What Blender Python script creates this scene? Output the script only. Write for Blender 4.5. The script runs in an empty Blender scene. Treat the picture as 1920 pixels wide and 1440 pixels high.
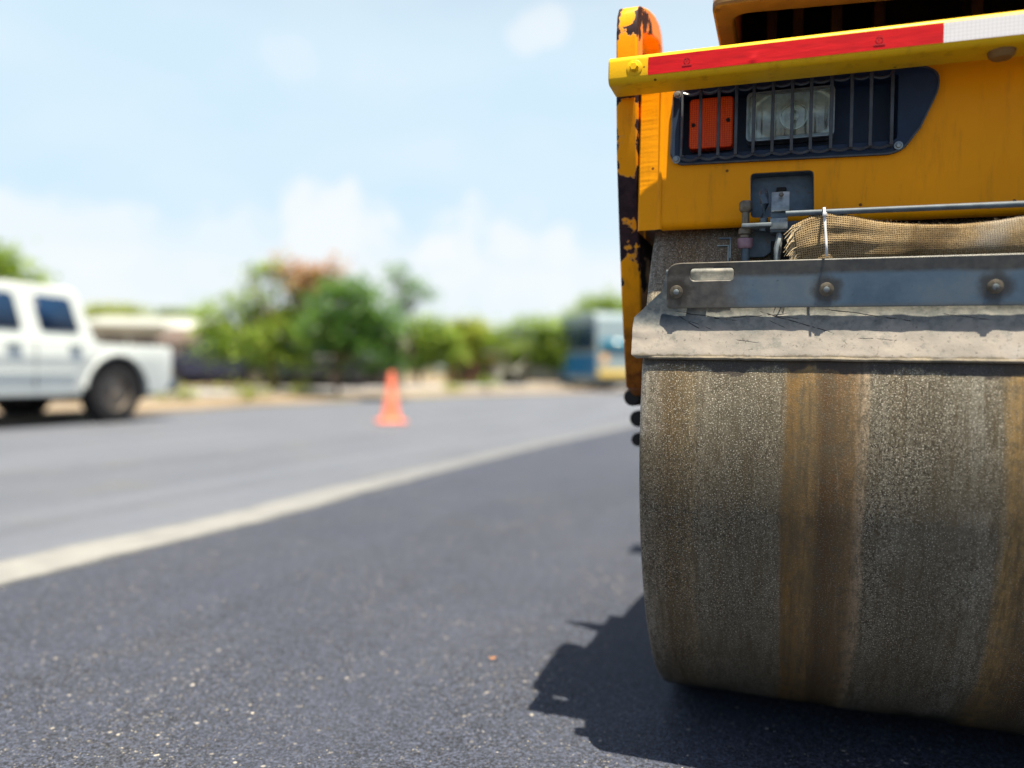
import bpy, bmesh, math, random
from math import radians as R, sin, cos, pi
from mathutils import Vector, Matrix, noise as mnoise
rnd = random.Random(7)
SC = bpy.context.scene
COL = SC.collection

# ------------------------------------------------------------------ camera
CAM_H = 0.70
cd = bpy.data.cameras.new('camera'); cam = bpy.data.objects.new('camera', cd); COL.objects.link(cam); SC.camera = cam
cd.sensor_width = 36.0; cd.sensor_fit = 'HORIZONTAL'; cd.lens = 36.0 * 1450 / 1920
cd.clip_start = 0.02; cd.clip_end = 3000
_th = math.atan(-24 / 1450); _a = math.atan(0.0185)
_f = Vector((0, cos(_th), sin(_th))); _r0 = Vector((1, 0, 0)); _u0 = _r0.cross(_f)
_r = cos(_a) * _r0 + sin(_a) * _u0; _u = -sin(_a) * _r0 + cos(_a) * _u0
cam.matrix_world = Matrix(((_r.x, _u.x, -_f.x, 0), (_r.y, _u.y, -_f.y, 0), (_r.z, _u.z, -_f.z, CAM_H), (0, 0, 0, 1)))
cd.dof.use_dof = True; cd.dof.focus_distance = 1.25; cd.dof.aperture_fstop = (cd.lens / 1000) / 0.0245

# ------------------------------------------------------------------ roller frame (u right, v away, w up)
RTH = 0.338
RO = Vector((0.4114, 1.8503, 0.0))
RU = Vector((cos(RTH), -sin(RTH), 0)); RV = Vector((sin(RTH), cos(RTH), 0))

# ------------------------------------------------------------------ light
sun_dir = (0.165 * RU - 0.205 * RV + Vector((0, 0, 1))).normalized()      # towards the sun
sl = bpy.data.lights.new('sun', 'SUN'); sun = bpy.data.objects.new('sun', sl); COL.objects.link(sun)
sl.energy = 5.0; sl.angle = R(0.5); sl.color = (1.0, 0.89, 0.70)
sun.rotation_euler = (-sun_dir).to_track_quat('-Z', 'Y').to_euler(); sun.location = (0, 0, 20)

W = bpy.data.worlds.new('World'); SC.world = W; W.use_nodes = True
SC.view_settings.view_transform = 'Standard'; SC.view_settings.look = 'None'
SC.view_settings.exposure = 1.35; SC.view_settings.gamma = 1.0
SC.cycles.max_bounces = 8; SC.cycles.transparent_max_bounces = 12
SC.cycles.use_denoising = True


# ------------------------------------------------------------------ node helpers
class NT:
    def __init__(s, nt): s.nt = nt
    def n(s, t, **k):
        x = s.nt.nodes.new(t)
        for a, b in k.items(): setattr(x, a, b)
        return x
    def put(s, sock, v):
        if isinstance(v, bpy.types.NodeSocket): s.nt.links.new(v, sock)
        elif isinstance(v, (tuple, list)) and len(v) == 3 and sock.type == 'RGBA': sock.default_value = (*v, 1)
        else: sock.default_value = v
    def math(s, op, a, b=0.0, c=None, clamp=False):
        x = s.n('ShaderNodeMath', operation=op, use_clamp=clamp); s.put(x.inputs[0], a); s.put(x.inputs[1], b)
        if c is not None: s.put(x.inputs[2], c)
        return x.outputs[0]
    def step(s, v, lo, hi, a=0.0, b=1.0):
        x = s.n('ShaderNodeMapRange', interpolation_type='SMOOTHSTEP'); s.put(x.inputs[0], v)
        for i, q in enumerate((lo, hi, a, b)): s.put(x.inputs[i + 1], q)
        return x.outputs[0]
    def mix(s, f, a, b, blend='MIX'):
        x = s.n('ShaderNodeMix', data_type='RGBA', blend_type=blend); s.put(x.inputs[0], f); s.put(x.inputs[6], a); s.put(x.inputs[7], b)
        return x.outputs[2]
    def co(s, kind='Object'): return s.n('ShaderNodeTexCoord').outputs[kind]
    def map(s, vec, scale=(1, 1, 1), loc=(0, 0, 0)):
        x = s.n('ShaderNodeMapping'); s.put(x.inputs[0], vec); x.inputs[3].default_value = scale; x.inputs[1].default_value = loc
        return x.outputs[0]
    def noise(s, vec, scale, detail=4, rough=0.5, dist=0.0):
        x = s.n('ShaderNodeTexNoise'); s.put(x.inputs['Vector'], vec); x.inputs['Scale'].default_value = scale
        x.inputs['Detail'].default_value = detail; x.inputs['Roughness'].default_value = rough; x.inputs['Distortion'].default_value = dist
        return x.outputs[0]
    def vor(s, vec, scale, feature='F1', rand=1.0):
        x = s.n('ShaderNodeTexVoronoi', feature=feature); s.put(x.inputs['Vector'], vec); x.inputs['Scale'].default_value = scale
        x.inputs['Randomness'].default_value = rand
        return x
    def ramp(s, f, stops, interp='LINEAR'):
        x = s.n('ShaderNodeValToRGB'); cr = x.color_ramp; cr.interpolation = interp
        while len(cr.elements) > 1: cr.elements.remove(cr.elements[-1])
        for i, (p, c) in enumerate(stops):
            e = cr.elements[0] if i == 0 else cr.elements.new(p)
            e.position = p; e.color = (*c, 1) if len(c) == 3 else c
        s.put(x.inputs[0], f)
        return x.outputs[0]
    def xyz(s, vec):
        x = s.n('ShaderNodeSeparateXYZ'); s.put(x.inputs[0], vec); return x.outputs
    def bump(s, h, strength=0.3, dist=0.002, normal=None):
        x = s.n('ShaderNodeBump'); x.inputs['Strength'].default_value = strength; x.inputs['Distance'].default_value = dist
        s.put(x.inputs['Height'], h)
        if normal is not None: s.put(x.inputs['Normal'], normal)
        return x.outputs[0]

def M(name):
    m = bpy.data.materials.new(name); m.use_nodes = True
    t = NT(m.node_tree); t.b = m.node_tree.nodes['Principled BSDF']; t.out = m.node_tree.nodes['Material Output']; t.m = m
    return t

def setp(t, **k):
    nm = dict(col='Base Color', rough='Roughness', metal='Metallic', nor='Normal', spec='Specular IOR Level', tr='Transmission Weight',
              ior='IOR', coat='Coat Weight', em='Emission Color', ems='Emission Strength', alpha='Alpha', sub='Subsurface Weight')
    for a, b in k.items(): t.put(t.b.inputs[nm[a]], b)

def simple(name, col, rough=0.5, metal=0.0, var=0.25, scale=8.0, dirt=None, dirt_lo=0.55, bump=0.0, bscale=60, coat=0.0, spec=0.3):
    """plain procedural material: noise variation, optional dirt colour, optional bump"""
    t = M(name); c = t.co()
    f = t.noise(c, scale, 5, 0.6)
    dark = tuple(x * (1 - var) for x in col); lite = tuple(min(1, x * (1 + var)) for x in col)
    k = t.ramp(f, [(0.3, dark), (0.7, lite)])
    if dirt:
        k = t.mix(t.step(t.noise(c, scale * 2.3, 8, 0.65), dirt_lo, dirt_lo + 0.12), k, dirt)
    setp(t, col=k, rough=rough, metal=metal, coat=coat, spec=spec)
    if bump: setp(t, nor=t.bump(t.noise(c, bscale, 6, 0.6), bump, 0.002))
    return t.m

# ------------------------------------------------------------------ sky
def build_world():
    t = NT(W.node_tree); bg = W.node_tree.nodes['Background']; out = W.node_tree.nodes['World Output']
    sky = t.n('ShaderNodeTexSky', sky_type='NISHITA'); sky.sun_disc = False
    sky.sun_elevation = math.asin(sun_dir.z); sky.sun_rotation = math.atan2(sun_dir.x, sun_dir.y)
    sky.altitude = 0; sky.air_density = 1.0; sky.dust_density = 1.6; sky.ozone_density = 1.6
    d = t.co('Generated')
    nz = t.noise(d, 9.0, 6, 0.55); nf = t.noise(d, 26.0, 5, 0.6)
    z = t.xyz(d)[2]
    ahead = t.step(t.xyz(d)[1], -0.15, 0.45)
    # cumulus low over the horizon: blobs at fixed compass directions, broken up by noise
    def dirn(px, py):
        v = _f + (px - 960) / 1450 * _r - (py - 720) / 1450 * _u
        return v.normalized()
    mask = None
    d2 = t.map(d, (1, 1, 1.45))
    blobs = [(70, 440, .10, .62), (210, 432, .08, .6), (-80, 450, .10, .6), (440, 440, .09, .5), (625, 440, .10, .8), (720, 452, .10, .75), (830, 465, .10, .85),
             (960, 462, .08, .75), (1050, 455, .09, .8), (1020, 52, .045, .55), (985, 70, .035, .5), (545, 110, .05, .25),
             (1500, 420, .14, .7), (1900, 380, .18, .6), (-500, 400, .14, .7)]
    wob = t.math('ADD', t.math('MULTIPLY', t.math('SUBTRACT', nz, 0.5), 2.6), t.math('MULTIPLY', t.math('SUBTRACT', nf, 0.5), 1.5))
    for (px, py, rad, amt) in blobs:
        v = dirn(px, py); v.z *= 1.45
        dist = t.n('ShaderNodeVectorMath', operation='DISTANCE'); t.put(dist.inputs[0], d2); dist.inputs[1].default_value = v
        dd = t.math('ADD', dist.outputs['Value'], t.math('MULTIPLY', wob, rad * 0.75))
        f = t.step(dd, rad * 0.95, rad * 0.35, 0.0, amt)
        mask = f if mask is None else t.math('MAXIMUM', mask, f)
    band = t.math('MULTIPLY', t.step(z, 0.20, 0.11), t.step(nz, 0.30, 0.62, 0.55, 0.80))     # hazy white bank
    mask = t.math('MAXIMUM', mask, band)
    high = t.math('MULTIPLY', t.step(t.noise(t.map(d, (1.2, 1.2, 3)), 3.5, 4, 0.5), 0.3, 0.75), 0.25)
    mask = t.math('MULTIPLY', t.math('MAXIMUM', mask, high), ahead)
    veil = t.math('MULTIPLY', t.step(z, 0.36, 0.66, 0.90, 0.05), t.math('MULTIPLY_ADD', ahead, 0.85, 0.15))     # haze whitening the blue, thickest ahead and low down
    pale = t.mix(veil, sky.outputs[0], (5.6, 7.15, 8.2))
    col = t.mix(mask, pale, (7.7, 7.85, 8.0))
    t.put(bg.inputs[0], col); bg.inputs[1].default_value = 0.05
build_world()

# ------------------------------------------------------------------ mesh helpers
class MB:
    def __init__(s): s.bm = bmesh.new()
    def _x(s, vs, mat):
        if mat is not None: bmesh.ops.transform(s.bm, matrix=mat, verts=vs)
    def box(s, c, size, bev=0.0, rot=None, seg=2):
        r = bmesh.ops.create_cube(s.bm, size=1.0); vs = r['verts']
        bmesh.ops.scale(s.bm, vec=size, verts=vs)
        if bev:
            es = list({e for v in vs for e in v.link_edges})
            q = bmesh.ops.bevel(s.bm, geom=es, offset=bev, segments=seg, profile=0.5, affect='EDGES')
            vs = list({v for f in q['faces'] for v in f.verts} | {v for v in vs if v.is_valid})
        m = Matrix.Translation(c)
        if rot is not None: m = m @ rot
        bmesh.ops.transform(s.bm, matrix=m, verts=vs)
        return s
    def cyl(s, a, b, r, r2=None, n=24, caps=True):
        a, b = Vector(a), Vector(b); d = b - a
        q = bmesh.ops.create_cone(s.bm, cap_ends=caps, segments=n, radius1=r, radius2=r if r2 is None else r2, depth=d.length)
        bmesh.ops.transform(s.bm, matrix=Matrix.Translation((a + b) / 2) @ d.to_track_quat('Z', 'Y').to_matrix().to_4x4(), verts=q['verts'])
        return s
    def lathe(s, prof, org, axis, n=32):
        """prof: (radius, height) along axis from org"""
        q = Vector(axis).normalized().to_track_quat('Z', 'Y').to_matrix(); org = Vector(org); rings = []
        for (r, h) in prof:
            if r < 1e-6: rings.append([s.bm.verts.new(org + q @ Vector((0, 0, h)))])
            else: rings.append([s.bm.verts.new(org + q @ Vector((r * cos(2 * pi * i / n), r * sin(2 * pi * i / n), h))) for i in range(n)])
        for A, B in zip(rings, rings[1:]):
            if len(A) == 1 and len(B) == 1: continue
            for i in range(n):
                j = (i + 1) % n
                if len(A) == 1: s.bm.faces.new((A[0], B[j], B[i]))
                elif len(B) == 1: s.bm.faces.new((A[i], A[j], B[0]))
                else: s.bm.faces.new((A[i], A[j], B[j], B[i]))
        return s
    def tube(s, pts, rad, n=8):
        pts = [Vector(p) for p in pts]; rings = []
        for i, p in enumerate(pts):
            d = (pts[min(i + 1, len(pts) - 1)] - pts[max(i - 1, 0)]).normalized()
            q = d.to_track_quat('Z', 'Y').to_matrix(); r = rad[i] if isinstance(rad, (list, tuple)) else rad
            rings.append([s.bm.verts.new(p + q @ Vector((r * cos(2 * pi * k / n), r * sin(2 * pi * k / n), 0))) for k in range(n)])
        for A, B in zip(rings, rings[1:]):
            for i in range(n): s.bm.faces.new((A[i], A[(i + 1) % n], B[(i + 1) % n], B[i]))
        s.bm.faces.new(rings[0][::-1]); s.bm.faces.new(rings[-1])
        return s
    def prism(s, outer, lo, hi, axis='y', holes=()):
        """polygon (a,b) with holes, extruded along axis: 'y' -> (a, t, b); 'x' -> (t, a, b); 'z' -> (a, b, t)"""
        def P(a, b, t): return {'y': (a, t, b), 'x': (t, a, b), 'z': (a, b, t)}[axis]
        tmp = bmesh.new(); es = []
        for loop in (outer, *holes):
            vs = [tmp.verts.new(P(a, b, lo)) for a, b in loop]
            es += [tmp.edges.new((vs[i], vs[(i + 1) % len(vs)])) for i in range(len(vs))]
        bmesh.ops.triangle_fill(tmp, use_beauty=True, use_dissolve=False, edges=es)
        g = bmesh.ops.extrude_face_region(tmp, geom=tmp.faces[:])
        mv = Vector(P(0, 0, hi)) - Vector(P(0, 0, lo))
        bmesh.ops.translate(tmp, vec=mv, verts=[v for v in g['geom'] if isinstance(v, bmesh.types.BMVert)])
        bmesh.ops.recalc_face_normals(tmp, faces=tmp.faces[:])
        bmesh.ops.dissolve_limit(tmp, angle_limit=0.002, verts=tmp.verts[:], edges=tmp.edges[:])
        me = bpy.data.meshes.new('t'); tmp.to_mesh(me); tmp.free(); s.bm.from_mesh(me); bpy.data.meshes.remove(me)
        return s
    def grid(s, fn, nu, nv):
        g = [[s.bm.verts.new(fn(i / nu, j / nv)) for j in range(nv + 1)] for i in range(nu + 1)]
        for i in range(nu):
            for j in range(nv): s.bm.faces.new((g[i][j], g[i + 1][j], g[i + 1][j + 1], g[i][j + 1]))
        return s
    def build(s, name, mat, parent=None, smooth=35, bevel=0.0, solid=0.0, seg=2):
        me = bpy.data.meshes.new(name)
        bmesh.ops.recalc_face_normals(s.bm, faces=s.bm.faces[:])
        s.bm.to_mesh(me); s.bm.free()
        me.materials.append(mat)
        if smooth:
            for p in me.polygons: p.use_smooth = True
            me.set_sharp_from_angle(angle=R(smooth))
        o = bpy.data.objects.new(name, me); COL.objects.link(o)
        if parent: o.parent = parent
        if solid:
            q = o.modifiers.new('s', 'SOLIDIFY'); q.thickness = solid; q.offset = 0
        if bevel:
            q = o.modifiers.new('b', 'BEVEL'); q.width = bevel; q.segments = seg; q.limit_method = 'ANGLE'; q.angle_limit = R(30)
            q.harden_normals = False
        return o

def rrect(x0, x1, y0, y1, r, n=5):
    p = []
    for cx, cy, a in ((x1 - r, y1 - r, 0), (x0 + r, y1 - r, 90), (x0 + r, y0 + r, 180), (x1 - r, y0 + r, 270)):
        for i in range(n + 1):
            t = R(a + 90 * i / n); p.append((cx + r * cos(t), cy + r * sin(t)))
    return p
def rpoly(pts, rad, n=5):
    """round the corners of a polygon; rad may be a list"""
    out = []; m = len(pts)
    for i, p in enumerate(pts):
        r = rad[i] if isinstance(rad, (list, tuple)) else rad
        p = Vector(p); a = Vector(pts[i - 1]) - p; b = Vector(pts[(i + 1) % m]) - p
        if r <= 0: out.append(tuple(p)); continue
        k = min(r, a.length * .49, b.length * .49); A = p + a.normalized() * k; B = p + b.normalized() * k
        for j in range(n + 1):
            t = j / n; out.append(tuple((1 - t) ** 2 * A + 2 * t * (1 - t) * p + t * t * B))
    return out

def tag(o, label=None, cat=None, group=None, kind=None):
    if label: o['label'] = label
    if cat: o['category'] = cat
    if group: o['group'] = group
    if kind: o['kind'] = kind
    return o
def thing(name, loc, rz, label, cat, group=None):
    o = bpy.data.objects.new(name, None); COL.objects.link(o); o.empty_display_size = 0.2
    o.location = loc; o.rotation_euler = (0, 0, rz)
    return tag(o, label, cat, group)
def copy_tree(o, parent=None):
    c = o.copy(); COL.objects.link(c); c.parent = parent
    for ch in list(o.children): copy_tree(ch, c)
    return c

# ------------------------------------------------------------------ GROUND
def m_asphalt(name, base, tint, stones, streak=0.0, grain=1.0):
    t = M(name); c = t.co()
    v = t.vor(c, 95.0); rc = t.xyz(v.outputs['Color'])
    v2 = t.vor(c, 210.0); rc2 = t.xyz(v2.outputs['Color'])
    big = t.noise(c, 0.9, 5, 0.6); mid = t.noise(c, 9.0, 5, 0.65); fine = t.noise(c, 150.0, 4, 0.75); fin2 = t.noise(c, 420.0, 2, 0.7)
    S_ = lambda m: tuple(min(1, x * m) for x in base)
    k = t.ramp(big, [(0.30, S_(0.80)), (0.5, base), (0.70, tint)])
    k = t.mix(t.step(t.noise(c, 1.9, 5, 0.65), 0.50, 0.66, 0, 0.55), k, (base[0] * 1.25, base[1] * 1.12, base[2] * 0.85))
    k = t.mix(t.step(mid, 0.35, 0.75, 0, 0.30), k, S_(1.5))
    k = t.mix(t.step(fine, 0.51, 0.62, 0.0, 0.85 * grain), k, S_(2.5))
    k = t.mix(t.step(fine, 0.49, 0.40, 0.0, 0.95 * grain), k, S_(0.12))
    k = t.mix(t.step(fin2, 0.54, 0.70, 0.0, 0.6 * grain), k, S_(2.2))
    # packed stones showing through the binder, in two sizes
    gap = t.step(v.outputs['Distance'], 0.52, 0.26); gap2 = t.step(v2.outputs['Distance'], 0.55, 0.30)
    patch = t.step(t.noise(c, 2.2, 4, 0.6), 0.36, 0.66, 0.15, 1.0)
    stc = t.ramp(rc[1], [(0.0, (0.11, 0.11, 0.11)), (0.55, (0.20, 0.19, 0.17)), (0.85, (0.36, 0.33, 0.29)), (1.0, (0.70, 0.64, 0.54))])
    k = t.mix(t.math('MULTIPLY', t.math('MULTIPLY', t.step(rc[0], stones + 0.05, stones + 0.08), gap), patch), k, stc)
    k = t.mix(t.math('MULTIPLY', t.math('MULTIPLY', t.step(rc2[0], stones - 0.04, stones + 0.01), gap2), patch), k, stc)
    pit = t.math('MULTIPLY', t.step(rc2[2], 0.70, 0.76), gap2)
    k = t.mix(t.math('MULTIPLY', pit, 0.9 * grain), k, (0.007, 0.007, 0.009))
    rt = t.n('ShaderNodeVectorRotate', rotation_type='Z_AXIS'); t.put(rt.inputs['Vector'], c); rt.inputs['Angle'].default_value = R(22)
    s_ = t.noise(t.map(rt.outputs[0], (1.6, 0.06, 1)), 1.7, 5, 0.6)         # roller and tyre passes along the lane
    k = t.mix(t.step(s_, 0.40, 0.66, 0, streak), k, S_(1.6))
    h = t.math('ADD', t.math('MULTIPLY', v2.outputs['Distance'], -0.6), t.math('MULTIPLY', fine, 1.6))
    setp(t, col=k, rough=0.70, spec=0.35, nor=t.bump(h, 0.9, 0.004))
    return t.m

a_fresh = m_asphalt('fresh asphalt', (0.036, 0.043, 0.066), (0.046, 0.052, 0.073), 0.88, streak=0.25)
a_old = m_asphalt('worn asphalt', (0.092, 0.104, 0.132), (0.108, 0.118, 0.146), 0.92, streak=0.5, grain=0.5)
t = M('pale line paint'); c = t.co()
f = t.noise(c, 5.0, 6, 0.7)
k = t.mix(t.step(t.noise(c, 120, 4, 0.7), 0.48, 0.72, 0, 0.5), t.ramp(f, [(0.3, (0.155, 0.160, 0.160)), (0.65, (0.225, 0.230, 0.225))]), (0.09, 0.10, 0.12))
along = t.math('ADD', t.xyz(c)[1], t.math('MULTIPLY', t.noise(c, 0.8, 4, 0.6), 2.0))
k = t.mix(t.step(along, 3.4, 7.5, 0.0, 0.84), k, (0.105, 0.115, 0.135))                 # worn thin further along
crs = t.xyz(t.n('ShaderNodeUVMap').outputs[0])[0]
rag = t.math('ADD', t.math('ABSOLUTE', t.math('SUBTRACT', crs, 0.5)), t.math('MULTIPLY', t.math('SUBTRACT', t.noise(c, 7.0, 6, 0.7), 0.5), 0.22))
tb = t.n('ShaderNodeBsdfTransparent'); mx = t.n('ShaderNodeMixShader')
t.put(mx.inputs[0], t.step(rag, 0.22, 0.46)); t.put(mx.inputs[1], t.b.outputs[0]); t.put(mx.inputs[2], tb.outputs[0]); t.put(t.out.inputs[0], mx.outputs[0])
setp(t, col=k, rough=0.85)
m_line = t.m
t = M('dry dirt'); c = t.co()
k = t.ramp(t.noise(c, 0.6, 6, 0.65), [(0.32, (0.12, 0.095, 0.06)), (0.5, (0.22, 0.17, 0.115)), (0.7, (0.27, 0.23, 0.165))])
k = t.mix(t.step(t.noise(c, 0.35, 5, 0.6), 0.56, 0.70), k, (0.16, 0.17, 0.05))
setp(t, col=k, rough=0.95, nor=t.bump(t.noise(c, 6, 6, 0.7), 0.5, 0.05)); m_dirt = t.m
m_conc = simple('pale concrete', (0.31, 0.31, 0.32), 0.9, var=0.2, scale=2.0)

def sheet(name, pts, z, mat):
    b = MB(); vs = [b.bm.verts.new((x, y, z)) for x, y in pts]; b.bm.faces.new(vs)
    return tag(b.build(name, mat, smooth=0), kind='structure')
sheet('ground', [(-600, -300), (900, -300), (900, 1400), (-600, 1400)], -0.06, m_dirt)
# left kerb edge of the carriageway (curves away to the right), lane joint line
edge = [(-11.5, -14), (-8.2, -4), (-6.6, 2), (-5.9, 6.5), (-5.2, 10.7), (-4.5, 13.6), (-3.05, 17.3), (-0.9, 22), (1.8, 26), (4.2, 29), (9, 34.5), (20, 45), (60, 80)]
line = [(-8.2, -14), (-4.45, -5), (-3.1, -1.3), (-2.55, 0.1), (-2.13, 1.2), (-1.66, 2.45), (-1.48, 2.88), (-1.24, 3.40), (-0.97, 4.13), (-0.55, 5.28), (0.24, 7.27), (1.68, 10.5), (5.0, 17.0), (12, 29), (24, 43), (66, 78)]
sheet('road', edge + [(80, 60), (40, -14)], 0.0, a_old)
sheet('fresh_asphalt', line + [(72, 62), (40, -13.9)], 0.004, a_fresh)
def strip(name, pts, wl, wr, z, mat, wob=0.0):
    b = MB(); L = []; Rr = []; dense = []
    for p, q in zip(pts, pts[1:]):
        n = max(1, int((Vector(q) - Vector(p)).length / 0.12)) if p[1] < 14 else 4
        dense += [Vector(p).lerp(Vector(q), i / n) for i in range(n)]
    dense.append(Vector(pts[-1]))
    for i, p in enumerate(dense):
        d = (dense[min(i + 1, len(dense) - 1)] - dense[max(i - 1, 0)]).normalized(); nn = Vector((-d.y, d.x))
        s = mnoise.noise(Vector((p.y * 1.3, 0, 3))) * wob; s2 = mnoise.noise(Vector((p.y * 1.7, 9, 3))) * wob
        s += mnoise.noise(Vector((p.y * 7, 0, 3))) * wob * .35; s2 += mnoise.noise(Vector((p.y * 7, 5, 3))) * wob * .35
        a = p + nn * (wl + s); c_ = p - nn * (wr + s2)
        L.append(b.bm.verts.new((a.x, a.y, z))); Rr.append(b.bm.verts.new((c_.x, c_.y, z)))
    uvl = b.bm.loops.layers.uv.new('uv')
    for i in range(len(L) - 1):
        f_ = b.bm.faces.new((L[i], Rr[i], Rr[i + 1], L[i + 1]))
        for l_, u_ in zip(f_.loops, (0, 1, 1, 0)): l_[uvl].uv = (u_, i * .1)
    return tag(b.build(name, mat, smooth=0), kind='structure')
strip('road_line', line, 0.23, 0.15, 0.008, m_line, 0.045)
def off(pts, d):
    out = []
    for i, p in enumerate(pts):
        t_ = (Vector(pts[min(i + 1, len(pts) - 1)]) - Vector(pts[max(i - 1, 0)])).normalized()
        out.append((p[0] - t_.y * d, p[1] + t_.x * d))
    return out
# low dirt verge and a pale concrete path behind it
def bank(name, d0, d1, h, z0, mat):
    b = MB(); A = off(edge[3:], d0); B = off(edge[3:], d1)
    a0 = [b.bm.verts.new((x, y, z0)) for x, y in A]; a1 = [b.bm.verts.new((x - .04, y + .04, h)) for x, y in A]; b1 = [b.bm.verts.new((x, y, h)) for x, y in B]; b0 = [b.bm.verts.new((x, y, z0)) for x, y in B]
    for i in range(len(A) - 1):
        for P, Q in ((a0, a1), (a1, b1), (b1, b0)): b.bm.faces.new((P[i], P[i + 1], Q[i + 1], Q[i]))
    return tag(b.build(name, mat, smooth=0), kind='structure')
bank('verge', -0.05, 2.6, 0.05, -0.1, m_dirt)
bank('pavement', 2.6, 5.2, 0.13, -0.1, m_conc)

# ------------------------------------------------------------------ ROAD ROLLER materials
def m_yellow(name, base=(0.98, 0.37, 0.002), peel=None, rust=None, grime=0.6):
    t = M(name); c = t.co(); x, y, z = t.xyz(c)
    k = t.ramp(t.noise(c, 5.0, 5, 0.6), [(0.3, tuple(v * 0.86 for v in base)), (0.7, base)])
    k = t.mix(t.step(t.noise(t.map(c, (9, 9, 1.6)), 5.0, 6, 0.65), 0.50, 0.78, 0.0, 0.45 * grime), k, (0.36, 0.15, 0.010))   # run-off dirt
    fl = t.vor(c, 26.0); k = t.mix(t.step(fl.outputs['Distance'], 0.085, 0.05, 0, 0.9), k, (0.10, 0.03, 0.01))                 # fly specks
    rough = 0.38
    nor = t.noise(c, 220, 3, 0.6)
    if rust:
        lo, hi = rust
        rz = t.math('ADD', z, t.math('MULTIPLY', t.math('SUBTRACT', t.noise(c, 22, 6, 0.7), 0.5), 0.16))
        k = t.mix(t.step(rz, hi, lo, 0, 0.95), k, t.ramp(t.noise(c, 40, 6, 0.7), [(0.35, (0.10, 0.025, 0.008)), (0.55, (0.34, 0.11, 0.012)), (0.75, (0.42, 0.15, 0.015))]))
    if peel:
        f = t.noise(c, 17.0, 9, 0.62)
        bias = None
        for (zc, zw, amt) in peel:
            g = t.step(t.math('ABSOLUTE', t.math('SUBTRACT', z, zc)), zw, zw * 0.35, 0.0, amt)
            bias = g if bias is None else t.math('MAXIMUM', bias, g)
        edge_ = t.math('MAXIMUM', t.step(x, -.056, -.066, 0, .10), t.step(x, -.036, -.029, 0, .09))      # knocks run along the corners
        e = t.math('ADD', t.math('ADD', f, bias), edge_)
        pm = t.step(e, 0.70, 0.715)
        k = t.mix(t.step(e, 0.675, 0.705, 0, 0.7), k, (0.62, 0.30, 0.10))
        k = t.mix(pm, k, t.ramp(t.noise(c, 60, 4, 0.6), [(0.3, (0.016, 0.009, 0.014)), (0.7, (0.050, 0.026, 0.030))]))
        rough = t.mix(pm, (0.38,) * 3, (0.6,) * 3)
        nor = t.math('ADD', t.math('MULTIPLY', pm, -0.6), t.math('MULTIPLY', nor, 0.3))
    setp(t, col=k, rough=rough, spec=0.13, nor=t.bump(nor, 0.12 if not peel else 0.5, 0.0015))
    return t.m
m_yel = m_yellow('yellow body paint', grime=1.0)
m_yoke = m_yellow('peeling yellow paint', peel=[(1.00, 0.115, 0.27), (1.32, 0.06, 0.15), (1.12, 0.06, 0.16), (1.195, 0.035, 0.19), (0.89, 0.05, 0.15)], rust=(0.70, 0.90), grime=1.2)
m_bar = m_yellow('bumper yellow', base=(0.86, 0.50, 0.012), grime=1.3)
m_hood = simple('brown dirty cowl', (0.20, 0.11, 0.035), 0.5, var=0.4, scale=9, dirt=(0.05, 0.03, 0.02), dirt_lo=0.55, bump=0.2)
m_dark = simple('sooty black', (0.012, 0.010, 0.010), 0.7, var=0.4)
m_darkbrown = simple('oily brown casting', (0.05, 0.025, 0.015), 0.5, var=0.5, scale=20)
m_housing = simple('dark blue plastic', (0.012, 0.030, 0.068), 0.5, var=0.3, scale=14, dirt=(0.02, 0.018, 0.02), dirt_lo=0.60)
m_bluegrey = simple('blue grey steel', (0.085, 0.12, 0.155), 0.42, metal=0.25, var=0.35, scale=30, dirt=(0.10, 0.085, 0.065), dirt_lo=0.58)
m_guard = simple('worn black guard', (0.055, 0.064, 0.078), 0.32, var=0.4, scale=40, dirt=(0.30, 0.28, 0.25), dirt_lo=0.70)
m_bolt = simple('dirty bolt', (0.15, 0.13, 0.10), 0.45, metal=0.5, var=0.4, scale=90)
m_zinc = simple('grey zinc', (0.24, 0.275, 0.285), 0.4, metal=0.6, var=0.3, scale=60, dirt=(0.12, 0.10, 0.08), dirt_lo=0.6)
m_rubber = simple('black rubber', (0.012, 0.012, 0.013), 0.55, var=0.3)

# tape: red and white retroreflective film
t = M('red reflective tape'); c = t.co()
k = t.ramp(t.noise(t.map(c, (3, 3, 25)), 6, 5, 0.6), [(0.3, (0.46, 0.006, 0.010)), (0.7, (0.66, 0.009, 0.014))])
k = t.mix(t.step(t.noise(c, 55, 6, 0.7), 0.66, 0.74, 0, 0.7), k, (0.12, 0.02, 0.02))
setp(t, col=k, rough=0.42, spec=0.18, nor=t.bump(t.noise(t.map(c, (6, 6, 30)), 10, 4, 0.5), 0.10, 0.002)); m_red = t.m
t = M('white reflective tape'); c = t.co()
hx = t.vor(t.map(c, (1, 0.01, 1)), 190.0, 'DISTANCE_TO_EDGE', 0.0)
k = t.mix(t.step(hx.outputs['Distance'], 0.03, 0.09), (0.58, 0.58, 0.61), (0.74, 0.74, 0.77))
k = t.mix(t.step(t.noise(c, 16, 5, 0.6), 0.52, 0.75, 0, 0.4), k, (0.45, 0.42, 0.40))
setp(t, col=k, rough=0.4); m_white = t.m
m_ink = simple('faded tape print', (0.33, 0.008, 0.014), 0.5)

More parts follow.
